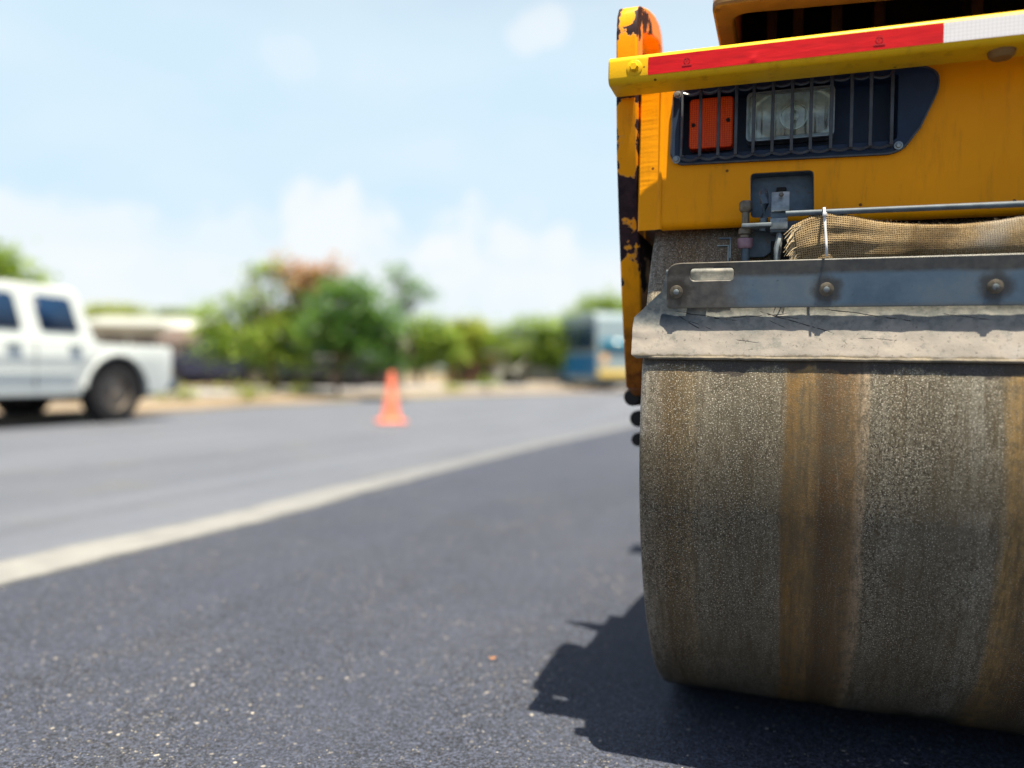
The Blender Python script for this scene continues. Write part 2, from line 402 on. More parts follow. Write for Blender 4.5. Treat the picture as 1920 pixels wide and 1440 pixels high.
# drum steel: bands round the drum (by u), streaks along the rolling direction, glints painted as pale flecks, rust
t = M('worn drum steel'); c = t.co(); x, y, z = t.xyz(c)
ang = t.math('ARCTAN2', t.math('SUBTRACT', z, 0.6), t.math('MULTIPLY', y, -1.0))
cmb = t.n('ShaderNodeCombineXYZ'); t.put(cmb.inputs[0], x); t.put(cmb.inputs[1], t.math('MULTIPLY', ang, 0.6)); uv = cmb.outputs[0]
st = t.noise(t.map(uv, (1, 0.05, 1)), 90.0, 5, 0.65)
st2 = t.noise(t.map(uv, (1, 0.12, 1)), 22.0, 4, 0.6)
xw = t.math('ADD', x, t.math('MULTIPLY', t.math('SUBTRACT', st, 0.5), 0.03))
fx = t.math('MULTIPLY', xw, 1.0 / 0.7, clamp=True)
g1, g2, g3 = (0.25, 0.218, 0.155), (0.27, 0.245, 0.185), (0.175, 0.158, 0.115)
br1, br2, br3 = (0.25, 0.135, 0.034), (0.105, 0.050, 0.016), (0.19, 0.120, 0.045)
S = lambda u: min(1.0, u / 0.7)
k = t.ramp(fx, [(0, (0.40, 0.37, 0.32)), (S(.015), (0.34, 0.30, 0.23)), (S(.05), br3), (S(.085), (0.28, 0.215, 0.12)), (S(.10), g1), (S(.17), g3), (S(.222), g1), (S(.232), br1), (S(.265), (0.31, 0.19, 0.07)),
                (S(.285), br2), (S(.325), (0.25, 0.155, 0.07)), (S(.343), (0.50, 0.38, 0.25)), (S(.352), g1), (S(.36), g2), (S(.44), g3), (S(.50), (0.30, 0.285, 0.23)), (S(.525), g1), (S(.535), (0.42, 0.27, 0.10)), (S(.60), br2), (S(.64), g1), (1, g3)])
k = t.mix(t.step(st, 0.42, 0.72, 0, 0.45), k, (0.10, 0.073, 0.036))
k = t.mix(t.step(st2, 0.48, 0.7, 0, 0.5), k, (0.16, 0.118, 0.058))
pat = t.noise(uv, 6.0, 5, 0.6)
sp = t.noise(uv, 430.0, 2, 0.7); sp2 = t.noise(t.map(uv, (1, 0.75, 1)), 215.0, 4, 0.8); sp3 = t.noise(t.map(uv, (1, 0.6, 1)), 70.0, 6, 0.75)
strk = t.noise(t.map(uv, (1, 0.09, 1)), 120.0, 5, 0.75)
amt = t.step(t.noise(uv, 4.0, 4, 0.6), 0.34, 0.64, 0.25, 1.0)
bandless = t.ramp(fx, [(0, (1, 1, 1)), (S(.222), (1, 1, 1)), (S(.232), (0.2,) * 3), (S(.335), (0.3,) * 3), (S(.355), (1, 1, 1)), (S(.52), (1, 1, 1)), (S(.54), (0.3,) * 3), (S(.62), (0.9,) * 3)])
ab = t.math('MULTIPLY', amt, bandless)
k = t.mix(t.step(sp3, 0.46, 0.60, 0, 0.6), k, (0.10, 0.085, 0.056))
k = t.mix(t.math('MULTIPLY', t.step(sp2, 0.53, 0.44, 0, 0.95), ab), k, (0.05, 0.042, 0.030))
k = t.mix(t.math('MULTIPLY', t.step(sp, 0.57, 0.66, 0, 0.9), bandless), k, (0.85, 0.79, 0.66))
k = t.mix(t.math('MULTIPLY', t.step(sp2, 0.62, 0.70, 0, 0.8), ab), k, (0.66, 0.64, 0.54))
k = t.mix(t.step(strk, 0.50, 0.64, 0, 0.6), k, (0.10, 0.072, 0.038))
k = t.mix(t.step(strk, 0.42, 0.32, 0, 0.2), k, (0.62, 0.55, 0.42))
k = t.mix(t.step(pat, 0.42, 0.68, 0.0, 0.40), k, (0.13, 0.105, 0.065))
# oily drips under the scraper mat, with the mat's shadow painted in
edge_n = t.noise(t.map(x, (1, 1, 1)), 9.0, 3, 0.5)
drip_shade = t.math('ADD', z, t.math('MULTIPLY', t.math('SUBTRACT', t.noise(t.map(uv, (1, 0.2, 1)), 11, 4, 0.6), 0.48), 0.10))
wm = t.math('MULTIPLY', t.step(drip_shade, 0.708, 0.713), t.step(z, 0.85, 0.78))
k = t.mix(0.12, k, (0.10, 0.08, 0.05))
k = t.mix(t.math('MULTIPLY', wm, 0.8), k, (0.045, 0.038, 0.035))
# bitumen splashes climbing from the contact, and underside shade painted black with them
bs_ = t.math('ADD', ang, t.math('MULTIPLY', t.math('SUBTRACT', t.noise(t.map(uv, (1, 0.25, 1)), 7.0, 3, 0.5), 0.5), 0.75))
k = t.mix(t.step(bs_, -0.98, -1.22, 0, 0.92), k, (0.008, 0.007, 0.006))
hb = t.math('ADD', t.math('MULTIPLY', sp, 0.7), t.math('MULTIPLY', sp2, 0.9))
setp(t, col=k, rough=t.math('ADD', 0.44, t.math('MULTIPLY', sp2, 0.22)), metal=0.6, spec=0.5, nor=t.bump(hb, 0.32, 0.0014))
m_drum = t.m

# scraper mat: dusty rubber, tar stains, painted shade up top and long scratches
t = M('dusty scraper mat'); c = t.co(); x, y, z = t.xyz(c)
k = t.ramp(t.noise(c, 11, 6, 0.6), [(0.3, (0.25, 0.235, 0.21)), (0.6, (0.35, 0.315, 0.275)), (0.8, (0.31, 0.30, 0.285))])
k = t.mix(t.step(t.noise(c, 42, 7, 0.7), 0.54, 0.66, 0, 0.7), k, (0.17, 0.175, 0.16))
k = t.mix(t.step(t.noise(c, 130, 5, 0.75), 0.58, 0.66, 0, 0.7), k, (0.10, 0.095, 0.08))
zz = t.math('ADD', z, t.math('MULTIPLY', t.math('SUBTRACT', t.noise(c, 18, 6, 0.65), 0.5), 0.05))
k = t.mix(t.step(zz, 0.768, 0.788, 0, 0.72), k, t.ramp(t.noise(c, 60, 6, 0.7), [(0.35, (0.05, 0.065, 0.07)), (0.52, (0.17, 0.19, 0.18)), (0.7, (0.30, 0.29, 0.25))]))  # upper half painted darker as the beam's shade, with tar patches
k = t.mix(t.math('MULTIPLY', t.step(x, 0.10, 0.055), t.step(z, 0.775, 0.80)), k, t.ramp(t.noise(c, 90, 5, 0.6), [(0.4, (0.028, 0.042, 0.058)), (0.7, (0.075, 0.09, 0.10))]))
wv_ = t.math('MULTIPLY', t.math('SUBTRACT', t.noise(c, 26, 3, 0.5), 0.5), 0.006); sc = None
brk = t.step(t.noise(c, 60, 3, 0.6), 0.40, 0.50)
for (xa, za, xb, zb, wd) in ((.054, .8036, .155, .788, .0007), (.058, .797, .103, .768, .0009), (.070, .790, .120, .771, .0005), (.185, .8036, .297, .768, .0008), (.19, .800, .25, .790, .0005), (.282, .806, .416, .785, .0008), (.11, .792, .23, .799, .0007),
                             (.446, .797, .513, .788, .0006), (.33, .760, .40, .757, .0005), (.15, .757, .19, .751, .0005), (.20, .7895, .235, .772, .0005), (.60, .80, .72, .775, .0008)):
    zl = t.math('ADD', wv_, t.math('MULTIPLY_ADD', t.math('SUBTRACT', x, xa), (zb - za) / (xb - xa), za))
    q = t.math('MULTIPLY', t.step(t.math('ABSOLUTE', t.math('SUBTRACT', z, zl)), wd * 1.5, wd * .5), t.math('MULTIPLY', t.step(x, xa, xa + .004), t.step(x, xb, xb - .012)))
    sc = q if sc is None else t.math('MAXIMUM', sc, q)
sc = t.math('MULTIPLY', sc, brk)
k = t.mix(sc, k, (0.02, 0.02, 0.02))
low = t.step(t.math('ADD', z, t.math('MULTIPLY', t.math('SUBTRACT', t.noise(c, 70, 5, 0.6), 0.5), 0.012)), 0.7345, 0.731)
k = t.mix(t.math('MULTIPLY', low, 0.7), k, t.ramp(t.noise(c, 30, 5, 0.7), [(0.4, (0.05, 0.04, 0.02)), (0.6, (0.22, 0.18, 0.11))]))
setp(t, col=k, rough=0.6, spec=0.35, nor=t.bump(t.math('ADD', t.noise(c, 45, 6, 0.65), t.math('MULTIPLY', sc, -0.8)), 0.28, 0.003)); m_mat = t.m

# scraper beam: blue-grey steel, brown grime at the left end and along the lip
t = M('blue scraper beam'); c = t.co(); x, y, z = t.xyz(c)
nb = t.noise(c, 9, 6, 0.62); nf = t.noise(c, 60, 5, 0.6)
k = t.ramp(nb, [(0.32, (0.075, 0.13, 0.19)), (0.5, (0.12, 0.185, 0.25)), (0.72, (0.20, 0.245, 0.265))])
xx = t.math('ADD', x, t.math('MULTIPLY', t.math('SUBTRACT', nb, 0.5), 0.16))
k = t.mix(t.step(xx, 0.185, 0.135, 0, 0.92), k, t.ramp(nf, [(0.3, (0.075, 0.065, 0.055)), (0.7, (0.17, 0.155, 0.13))]))
zz = t.math('ADD', z, t.math('MULTIPLY', t.math('SUBTRACT', nb, 0.5), 0.02))
k = t.mix(t.step(zz, 0.855, 0.864, 0, 0.85), k, t.ramp(nf, [(0.3, (0.035, 0.03, 0.025)), (0.7, (0.10, 0.09, 0.07))]))
k = t.mix(t.step(z, 0.816, 0.809, 0, 0.5), k, (0.13, 0.125, 0.10))
for ub in (.056, .284, .51, .736):
    dd = t.n('ShaderNodeVectorMath', operation='DISTANCE'); t.put(dd.inputs[0], c); dd.inputs[1].default_value = (ub, -.594, .835)
    k = t.mix(t.step(t.math('ADD', dd.outputs['Value'], t.math('MULTIPLY', t.math('SUBTRACT', nf, 0.5), 0.02)), 0.030, 0.014, 0, 0.8), k, (0.05, 0.04, 0.028))
k = t.mix(t.step(t.noise(c, 130, 3, 0.6), 0.68, 0.74, 0, 0.5), k, (0.05, 0.06, 0.07))
setp(t, col=k, rough=0.45, metal=0.25, nor=t.bump(nf, 0.15, 0.001)); m_beam = t.m

# lamp materials
t = M('orange reflector plastic'); c = t.co()
ck = t.vor(c, 270.0, 'F1', 0.0)
setp(t, col=t.mix(t.step(ck.outputs['Distance'], 0.15, 0.6), (0.95, 0.13, 0.008), (0.74, 0.028, 0.002)), rough=0.25, spec=0.25, coat=0.0, nor=t.bump(ck.outputs['Distance'], 0.6, 0.0012)); m_orange = t.m
t = M('lamp reflector'); c = t.co()
setp(t, col=t.ramp(t.noise(c, 22, 4, 0.6), [(0.3, (0.28, 0.31, 0.30)), (0.5, (0.68, 0.70, 0.66)), (0.62, (0.45, 0.46, 0.44)), (0.74, (0.62, 0.34, 0.27))]), rough=0.34, metal=0.6, nor=t.bump(t.noise(c, 30, 3, 0.5), 0.25, 0.003)); m_refl = t.m  # grey and pink reflection spots painted into the reflector colour
t = M('lamp glass'); c = t.co()
tr = t.n('ShaderNodeBsdfTransparent'); gl = t.n('ShaderNodeBsdfGlossy'); df = t.n('ShaderNodeBsdfDiffuse')
tr.inputs[0].default_value = (0.86, 0.90, 0.88, 1); gl.inputs['Roughness'].default_value = 0.2; df.inputs[0].default_value = (0.5, 0.52, 0.48, 1)
wv = t.n('ShaderNodeTexWave'); t.put(wv.inputs[0], c); wv.inputs['Scale'].default_value = 30; wv.bands_direction = 'X'; wv.inputs['Distortion'].default_value = 0.5
bn = t.bump(wv.outputs[1], 0.35, 0.003); t.put(gl.inputs['Normal'], bn)
m1 = t.n('ShaderNodeMixShader'); m1.inputs[0].default_value = 0.07; m2 = t.n('ShaderNodeMixShader')
t.put(m1.inputs[1], tr.outputs[0]); t.put(m1.inputs[2], gl.outputs[0]); t.put(m2.inputs[1], m1.outputs[0]); t.put(m2.inputs[2], df.outputs[0])
t.put(m2.inputs[0], t.step(t.noise(c, 30, 6, 0.7), 0.45, 0.8, 0.0, 0.14)); t.put(t.out.inputs[0], m2.outputs[0]); m_glass = t.m

# burlap
t = M('burlap weave'); c = t.co(); x, y, z = t.xyz(c)
uvn = t.n('ShaderNodeUVMap').outputs[0]
dis = t.n('ShaderNodeVectorMath', operation='ADD'); t.put(dis.inputs[0], uvn)
nv = t.n('ShaderNodeTexNoise'); t.put(nv.inputs['Vector'], t.map(uvn, (14, 40, 1))); nv.inputs['Scale'].default_value = 1; nv.inputs['Detail'].default_value = 3
sh = t.n('ShaderNodeVectorMath', operation='MULTIPLY_ADD'); t.put(sh.inputs[0], nv.outputs['Color']); sh.inputs[1].default_value = (0.0060, 0.0042, 0); sh.inputs[2].default_value = (-0.003, -0.0021, 0)
t.put(dis.inputs[1], sh.outputs[0]); ux, uy, _z = t.xyz(dis.outputs[0])
PITCH = 0.0031
wx = t.math('ABSOLUTE', t.math('SINE', t.math('MULTIPLY', ux, pi / PITCH))); wy = t.math('ABSOLUTE', t.math('SINE', t.math('MULTIPLY', uy, pi / PITCH)))
th_ = t.math('MAXIMUM', wx, wy); hole = t.step(th_, 0.80, 0.55)
blot = t.noise(c, 16, 6, 0.65)
k = t.ramp(t.noise(c, 420, 3, 0.6), [(0.3, (0.17, 0.118, 0.058)), (0.7, (0.40, 0.30, 0.17))])
k = t.mix(t.step(blot, 0.46, 0.64, 0, 0.75), k, (0.12, 0.08, 0.038))
k = t.mix(t.step(t.noise(c, 8, 3, 0.6), 0.58, 0.72, 0, 0.5), k, (0.45, 0.42, 0.36))
k = t.mix(hole, k, (0.035, 0.022, 0.012))
setp(t, col=k, rough=0.95, spec=0.1, nor=t.bump(th_, 0.9, 0.0016)); m_burlap = t.m
m_thread = simple('burlap thread', (0.50, 0.40, 0.25), 0.95, var=0.35, scale=120)

# ------------------------------------------------------------------ ROAD ROLLER geometry
roller = thing('road_roller', RO, -RTH, 'big yellow road roller with peeling paint and worn steel drum on fresh asphalt', 'road roller')
DW = 1.70                                                # drum width
# drum: steel shell with softened edges, dished ends
b = MB(); NSEG = 320
prof = [(0.0, 0.03), (0.30, 0.03), (0.55, 0.012), (0.583, 0.010), (0.592, 0.0), (0.5955, 0.0008), (0.5985, 0.004), (0.6, 0.010)]
prof += [(0.6, 0.010 + (DW - 0.02) * i / 24) for i in range(1, 24)]
prof += [(0.6, DW - 0.010), (0.5985, DW - 0.004), (0.5955, DW - 0.0008), (0.592, DW), (0.55, DW - 0.012), (0.0, DW - 0.03)]
b.lathe(prof, (0, 0, 0.6005), (1, 0, 0), NSEG)
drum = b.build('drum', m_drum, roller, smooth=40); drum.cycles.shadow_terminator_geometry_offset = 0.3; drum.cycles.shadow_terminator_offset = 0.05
MB().cyl((-0.055, 0.12, 0.60), (0.02, 0.12, 0.60), 0.10, n=40).build('hub', m_darkbrown, drum, bevel=0.006)

# yoke plates either side of the drum (profile in v,w): tall, tapering, with a lifting eye at the top
yp = [(-.536, 1.30), (-.532, 1.328), (-.520, 1.345), (-.494, 1.357), (-.42, 1.384), (-.348, 1.403), (-.30, 1.408), (-.27, 1.402), (-.247, 1.380), (-.238, 1.33), (-.235, 1.20), (-.20, 1.05), (.08, .86), (.14, .66), (.06, .60), (-.30, .655), (-.380, .672), (-.392, .70), (-.436, .821), (-.480, .963), (-.511, 1.081), (-.528, 1.199), (-.534, 1.262)]
eye = [(-.482, 1.314), (-.40, 1.347), (-.30, 1.372), (-.287, 1.365), (-.284, 1.255), (-.478, 1.255)]
for u0, u1 in ((-.066, -.029), (DW + .029, DW + .066)):
    yk = MB().prism(yp, u0, u1, 'x', holes=[eye]).build('yoke', m_yoke, roller, bevel=.003)
# hose fittings on the outside of the left yoke
for (v, w, r) in ((-.292, .651, .0185), (-.225, .603, .0175), (-.219, .557, .0145)):
    MB().lathe([(0, 0), (r * .86, 0), (r, .003), (r, .06), (r * .7, .064), (0, .064)], (-.070, v, w), (0.1, 1, 0), 28).build('hose_fitting', m_rubber, roller)

# body shell: front panel with real openings, chamfered left corner, sides, floor lip
VF = -.515
LREC = (0.046, 0.385, 1.078, 1.182)        # lamp recess opening
HREC = rpoly([(.166, .966), (.266, .966), (.264, 1.040), (.164, 1.041)], .008)
fp = [(.016, .966), (.013, 1.244), (1.687, 1.244), (1.684, .966)]
rec = [(LREC[0] - .006, LREC[2] - .004), (LREC[1] + .006, LREC[2] - .004), (LREC[1] + .006, LREC[3] + .008), (LREC[0] - .006, LREC[3] + .008)]
MB().prism(fp, VF, VF + .02, 'y', holes=[rec, HREC]).build('front_panel', m_yel, roller)
# rolled lower lip of the panel
def lip(s, q):
    a = R(90 * q); r = .013
    return (.016 + 1.668 * s, VF + r - r * cos(a), .966 - r * sin(a))
MB().grid(lip, 8, 6).build('panel_lip', m_yel, roller)
# left corner: rounded edge then a chamfer going back, then the side
def corner(s, q):
    pl = [(.0175, VF + .0006), (.0150, VF - .0022), (.0115, VF - .0022), (.0085, VF + .0005), (-.006, VF + .002), (-.0235, VF + .005), (-.0262, VF + .009), (-.0265, VF + .25), (-.0265, .05)]
    i = min(int(s * 8), 7); f_ = s * 8 - i; a, c_ = Vector(pl[i]), Vector(pl[i + 1]); p = a.lerp(c_, f_)
    wz = .953 + (1.244 - .953) * q
    rip = 0.0004 * mnoise.noise(Vector((s * 3, 0, wz * 300))) if 3 < i + f_ < 6 else 0
    top = 1.0 - .35 * (0 if q < 1 else 0)
    return (p.x, p.y - rip, wz)
sp = MB().grid(corner, 24, 130).build('side_panel', m_yel, roller, smooth=30)
MB().prism([(-.024, -.49), (-.024, .05), (.05, .06), (.05, 1.10), (1.739, 1.10), (1.739, -.49)], 1.236, 1.242, 'z').build('top_panel', m_yel, roller)
MB().box((1.735, .33, 1.10), (.006, 1.54, .29)).build('side_panel', m_yel, roller)
MB().prism([(-.018, -.48), (-.018, .04), (.06, .05), (.06, 1.09), (1.73, 1.09), (1.73, -.48)], .985, .992, 'z', ).build('floor_panel', m_dark, roller)
MB().box((.85, .62, .80), (1.2, 0.02, .40)).build('bulkhead', m_dark, roller)

# lamp housing: moulded plate with a recess; lamps sit in the recess behind a cage of bars
ho = rpoly([(.047, 1.0615), (.377, 1.055), (.396, 1.062), (.419, 1.094), (.4435, 1.152), (.4425, 1.177), (.424, 1.190), (.388, 1.193), (.222, 1.2055), (.137, 1.2045), (.050, 1.196), (.033, 1.188), (.030, 1.074)],
           [.006, .01, .012, .0, .012, .01, .012, .0, .0, .0, .012, .010, .012])
hole = rrect(LREC[0], LREC[1], LREC[2], LREC[3], .006, 4)
hs = MB().prism(ho, VF - .006, VF - .001, 'y', holes=[hole]).build('lamp_housing', m_housing, roller, bevel=0.0012)
b = MB()
for (x0, x1, z0, z1) in ((LREC[0] - .003, LREC[0], LREC[2] - .003, LREC[3] + .003), (LREC[1], LREC[1] + .003, LREC[2] - .003, LREC[3] + .003), (LREC[0], LREC[1], LREC[2] - .003, LREC[2]), (LREC[0], LREC[1], LREC[3], LREC[3] + .003)):
    b.box(((x0 + x1) / 2, VF + .017, (z0 + z1) / 2), (x1 - x0, .036, z1 - z0))
b.box(((LREC[0] + LREC[1]) / 2, VF + .037, (LREC[2] + LREC[3]) / 2), (LREC[1] - LREC[0] + .006, .004, LREC[3] - LREC[2] + .006))
b.build('recess', m_housing, hs)
# rim around the moulding
rim_in = [(x + (.222 - x) * .012, z + (1.13 - z) * .035) for x, z in ho]
MB().prism(ho, VF - .0085, VF - .0062, 'y', holes=[rim_in]).build('rim', m_guard, hs)
# orange indicator
ind = MB().prism(rrect(.0605, .1335, 1.0900, 1.1765, .006), VF + .004, VF + .028, 'y').build('indicator_lamp', m_orange, roller, bevel=.002)
for (u, w) in ((.0675, 1.131), (.1255, 1.135)):
    MB().cyl((u, VF + .0055, w), (u, VF + .002, w), .0034, n=14).build('screw', m_dark, ind)
# headlamp: dished reflector, shrouded bulb, ribbed lens
hl = MB().prism(rrect(.1555, .2935, 1.0945, 1.1765, .008), VF + .026, VF + .033, 'y').build('headlamp', m_guard, roller)
def dish(s, q):
    u = .158 + .133 * s; w = 1.097 + .077 * q
    rr = math.hypot((u - .231) / .068, (w - 1.1355) / .040)
    return (u, VF + .024 - .020 * min(1, rr) ** 2 + .002, w)
MB().grid(dish, 30, 20).build('reflector', m_refl, hl)
MB().lathe([(.021, 0), (.0225, .001), (.0225, .010), (.0205, .010), (.0205, .002), (.008, .001), (.008, .013), (0, .016)], (.231, VF + .022, 1.1355), (0, -1, 0), 28).build('bulb_shroud', m_refl, hl)
def lens(s, q):
    u = .1565 + .136 * s; w = 1.0955 + .080 * q
    return (u, VF + .001 - .004 * (1 - (2 * s - 1) ** 2) * (1 - (2 * q - 1) ** 2), w)
MB().grid(lens, 16, 12).build('lens', m_glass, hl, solid=.0018)
MB().prism(rrect(.1555, .2935, 1.0945, 1.1765, .008), VF + .000, VF + .006, 'y', holes=[rrect(.1605, .2885, 1.0995, 1.1715, .006)]).build('lens_frame', m_zinc, hl)
# guard cage
gz0, gz1 = 1.071, 1.1865
us = [.0505, .0815, .1115, .140, .168, .198, .228, .257, .2875, .3175, .3455, .376]
for i, u in enumerate(us):
    top = gz1 - max(0, i - 8) * .0012; bot = gz0 - i * .0004
    w_ = .0034 if i in (0,) else .0052
    bar = MB()
    bar.box((u, VF - .016, (top + bot) / 2), (w_, .009, top - bot), bev=.0012)
    bar.box((u, VF - .008, bot + .002), (w_, .014, .006), bev=.001)
    bar.box((u, VF - .008, top - .002), (w_, .014, .006), bev=.001)
    bar.build('guard_bar', m_guard, roller)
for zz, sg in ((gz0 - .0005, 1), (gz1 - .005, -1)):
    b = MB()
    for a, c_ in zip(us, us[1:]):
        n = 8
        pts = [(a + (c_ - a) * i / n, VF - .0145, zz + sg * .0 - .0045 * sin(pi * i / n) * (1 if sg > 0 else 1) - (a * .004 if sg > 0 else max(0, a - .30) * .05)) for i in range(n + 1)]
        b.tube(pts, .0024, 6)
    b.build('guard_rail', m_guard, roller)
for (u, w) in ((.0415, 1.0705), (.3875, 1.0675), (.0415, 1.1825)):
    MB().lathe([(0, .005), (.0034, .0046), (.0042, .003), (.0042, .0018), (.0066, .0016), (.0066, 0), (0, 0)], (u, VF - .0085, w), (0, -1, 0), 18).build('housing_screw', m_zinc, hs)
# hatch recess (dark pocket behind the latch)
b = MB(); b.prism(rpoly([(.162, .962), (.270, .962), (.268, 1.044), (.160, 1.045)], .008), VF + .030, VF + .034, 'y')
b.prism(rpoly([(.160, .960), (.272, .960), (.270, 1.046), (.158, 1.047)], .010), VF + .004, VF + .032, 'y', holes=[rpoly([(.167, .967), (.265, .967), (.263, 1.039), (.165, 1.040)], .007)])
MB_h = b.build('hatch', m_bluegrey, roller)
MB().box((.214, VF + .026, 1.010), (.016, .010, .020), bev=.002).build('hatch_lock', m_dark, MB_h)

# bumper bar with reflective tape, bolt, lug
bz0, bz1, bv0, bv1 = 1.176, 1.2215, -.620, -.550
bs = rrect(bv0, bv1, bz0, bz1, .0105, 6)
b = MB(); b.prism(bs, -.060, 1.76, 'x'); bar = b.build('bumper_bar', m_bar, roller, bevel=.002)
for tu0, tu1, mt, nm in ((.006, .4305, m_red, 'red_tape'), (.4310, .86, m_white, 'white_tape'), (.8605, 1.28, m_red, 'red_tape'), (1.2805, 1.70, m_white, 'white_tape')):
    def tp(s, q):
        u = tu0 + (tu1 - tu0) * s; w = bz0 + .0085 + (bz1 - bz0 - .0170) * q
        wr = 0
        if mt is m_red:
            d_ = abs(u - .168 - .35 * (w - 1.19)); wr = .0016 * math.exp(-(d_ / .004) ** 2) * max(0, 1 - abs(q - .25) * 3.2)
            wr += .0003 * max(0, mnoise.noise(Vector((u * 40, w * 60, 1))))
        return (u, bv0 - .0007 - wr, w)
    MB().grid(tp, 110, 8).build(nm, mt, bar, smooth=60)
bw = MB().lathe([(0, .0015), (.0118, .0015), (.013, .0008), (.013, 0), (0, 0)], (-.0165, bv0, 1.1985), (0, -1, 0), 32).build('washer', m_bar, bar)
MB().lathe([(0, .0095), (.0058, .0095), (.0072, .0078), (.0072, .0015), (0, .0015)], (-.0165, bv0, 1.1985), (0, -1, 0), 6).build('bolt', m_bar, bar, smooth=0)
# mounting bracket from yoke to bar (hidden behind its end)
MB().box((-.046, -.548, 1.198), (.030, .04, .034), bev=.003).build('bar_bracket', m_yoke, roller)
MB().lathe([(.0, -.010), (.014, -.010), (.016, 0), (.019, 0), (.017, -.008), (.013, -.012), (0, -.013)], (.512, -.585, bz0 + .002), (0, 0, 1), 24).build('lug', m_hood, bar)
def ink(cx, cz, s, ch):
    b = MB(); b.lathe([(s, 0), (s, .0002), (s * .84, .0002), (s * .84, 0), (s, 0)], (cx, bv0 - .0012, cz), (0, -1, 0), 28)
    cu = bpy.data.curves.new('t', 'FONT'); cu.body = ch; cu.size = s * 1.3; cu.align_x = 'CENTER'; cu.align_y = 'CENTER'
    to = bpy.data.objects.new('t', cu); COL.objects.link(to); dg = bpy.context.evaluated_depsgraph_get()
    me = bpy.data.meshes.new_from_object(to.evaluated_get(dg)); bpy.data.objects.remove(to)
    me.transform(Matrix.Translation((cx, bv0 - .0013, cz)) @ Matrix.Rotation(R(90), 4, 'X')); b.bm.from_mesh(me)
    b.box((cx, bv0 - .0012, cz - s * 1.6), (s * 3.0, .0002, s * .35))
    return b.build('tape_print', m_ink, bar, smooth=0)
ink(.347, 1.2000, .0052, 'E'); ink(.068, 1.2015, .0050, 'E')

# upper cowl overhanging the body, open underneath
hz = 1.288; hv0, hv1 = -.607, .9
ol = rpoly([(.102, hv0), (1.60, hv0), (1.60, hv1), (.102, hv1)], [.028, .028, .05, .05], 6)
inn = rpoly([(.134, hv0 + .042), (.60, hv0 + .088), (1.56, hv0 + .088), (1.56, -.30), (.134, -.30)], [.03, .2, .03, .03, .03], 6)
b = MB(); b.prism(ol, hz, hz + .016, 'z', holes=[inn])
hood = b.build('cowl', m_hood, roller, bevel=.006, seg=3)
b = MB(); ol2 = rpoly([(.106, hv0 + .004), (1.596, hv0 + .004), (1.596, hv1 - .004), (.106, hv1 - .004)], [.026, .026, .05, .05], 6)
inn2 = rpoly([(.130, hv0 + .028), (1.57, hv0 + .028), (1.57, hv1 - .03), (.130, hv1 - .03)], [.02, .02, .03, .03], 6)
b.prism(ol2, hz + .014, hz + .30, 'z', holes=[inn2]); b.build('cowl_wall', m_yel, hood)
MB().prism(ol2, hz + .30, hz + .31, 'z').build('cowl_roof', m_yel, hood, bevel=.003)
b = MB(); b.box((.85, -.26, hz + .1), (1.44, .01, .30)); b.build('baffle', m_dark, hood)
for u in (.19, .235, .30, .37, .52, .70, .9):
    MB().box((u, -.33, hz + .06), (.018, .10, .14), bev=.003).build('cowl_rib', m_darkbrown, hood)
def ctape(s, q):
    a = s * 1.0; u = .102 + .030 * 0 + .10 * a
    e = .028 * (1 - min(1, a * .10 / .028)) ** 2
    return (u + .0, hv0 + .003 - .0015 + e, hz + .018 + .06 * q)
MB().grid(ctape, 16, 4).build('white_tape', m_white, hood)
b = MB(); b.box((.26, hv0 + .0012, hz + .05), (.10, .001, .06)); b.build('red_tape', m_red, hood)
# cowl post linking it to the body
MB().box((.85, .25, 1.262), (1.2, .9, .05)).build('cowl_base', m_dark, hood)

MB().prism([(.11, -.26), (.02, -.17), (-.075, -.125), (-.078, -.118), (.02, -.11), (.11, -.08)], 1.585, 1.597, 'z').build('shadow_arm', m_dark, roller, bevel=.002)  # unseen arm added above the view, shaped to throw the pointed ground shadow

# scraper: beam with slot and bolts, rubber mat below
bt = -.002
po = rpoly([(.040, .8085), (1.66, .8085), (1.66, .8825), (.040, .8825)], [.006, .006, .02, .022], 5)
slot = rrect(.078, .146, .8535, .8735, .007, 5)
b = MB(); b.prism(po, -.592, -.585, 'y', holes=[slot])
lean = Matrix.Translation((0, -.588, .8085)) @ Matrix.Rotation(R(9), 4, 'X') @ Matrix.Translation((0, .588, -.8085))
bmesh.ops.transform(b.bm, matrix=lean, verts=b.bm.verts[:])
beam = b.build('scraper_beam', m_beam, roller, bevel=.0016)
b = MB()
b.box((.095, -.578, .8525), (.032, .026, .003)); b.box((.0945, -.568, .867), (.033, .004, .030)); b.build('slot_ledge', m_mat, beam)
b = MB(); b.box((.130, -.574, .863), (.036, .004, .026)); b.box((.130, -.580, .8525), (.036, .016, .003)); b.build('slot_backing', m_guard, beam)  # dark plate for the shaded gap; the pale ledge paints the sunlit half
for u in (.056, .284, .510, .736, .962, 1.188, 1.414, 1.62):
    vv = -.592 - (.835 - .8085) * math.tan(R(9)) - .0003
    bl = MB().lathe([(0, .0014), (.0100, .0014), (.0106, .001), (.0106, 0), (0, 0)], (u, vv, .835), (0, -1, -.16), 24).build('bolt', m_bolt, beam)
    MB().lathe([(0, .0026), (.0060, .0026), (.0075, .0024), (.0075, .0012), (0, .0012)], (u, vv, .835), (0, -1, -.16), 6).build('nut', m_bolt, bl, smooth=0)
    MB().lathe([(0, .0042), (.0036, .0042), (.0044, .0037), (.0044, .0026), (0, .0026)], (u, vv, .835), (0, -1, -.16), 14).build('stud', m_zinc, bl)
ml = [(.874, .036), (.840, .031), (.794, -.015), (.780, -.0165), (.7275, -.0165), (.7225, .004)]
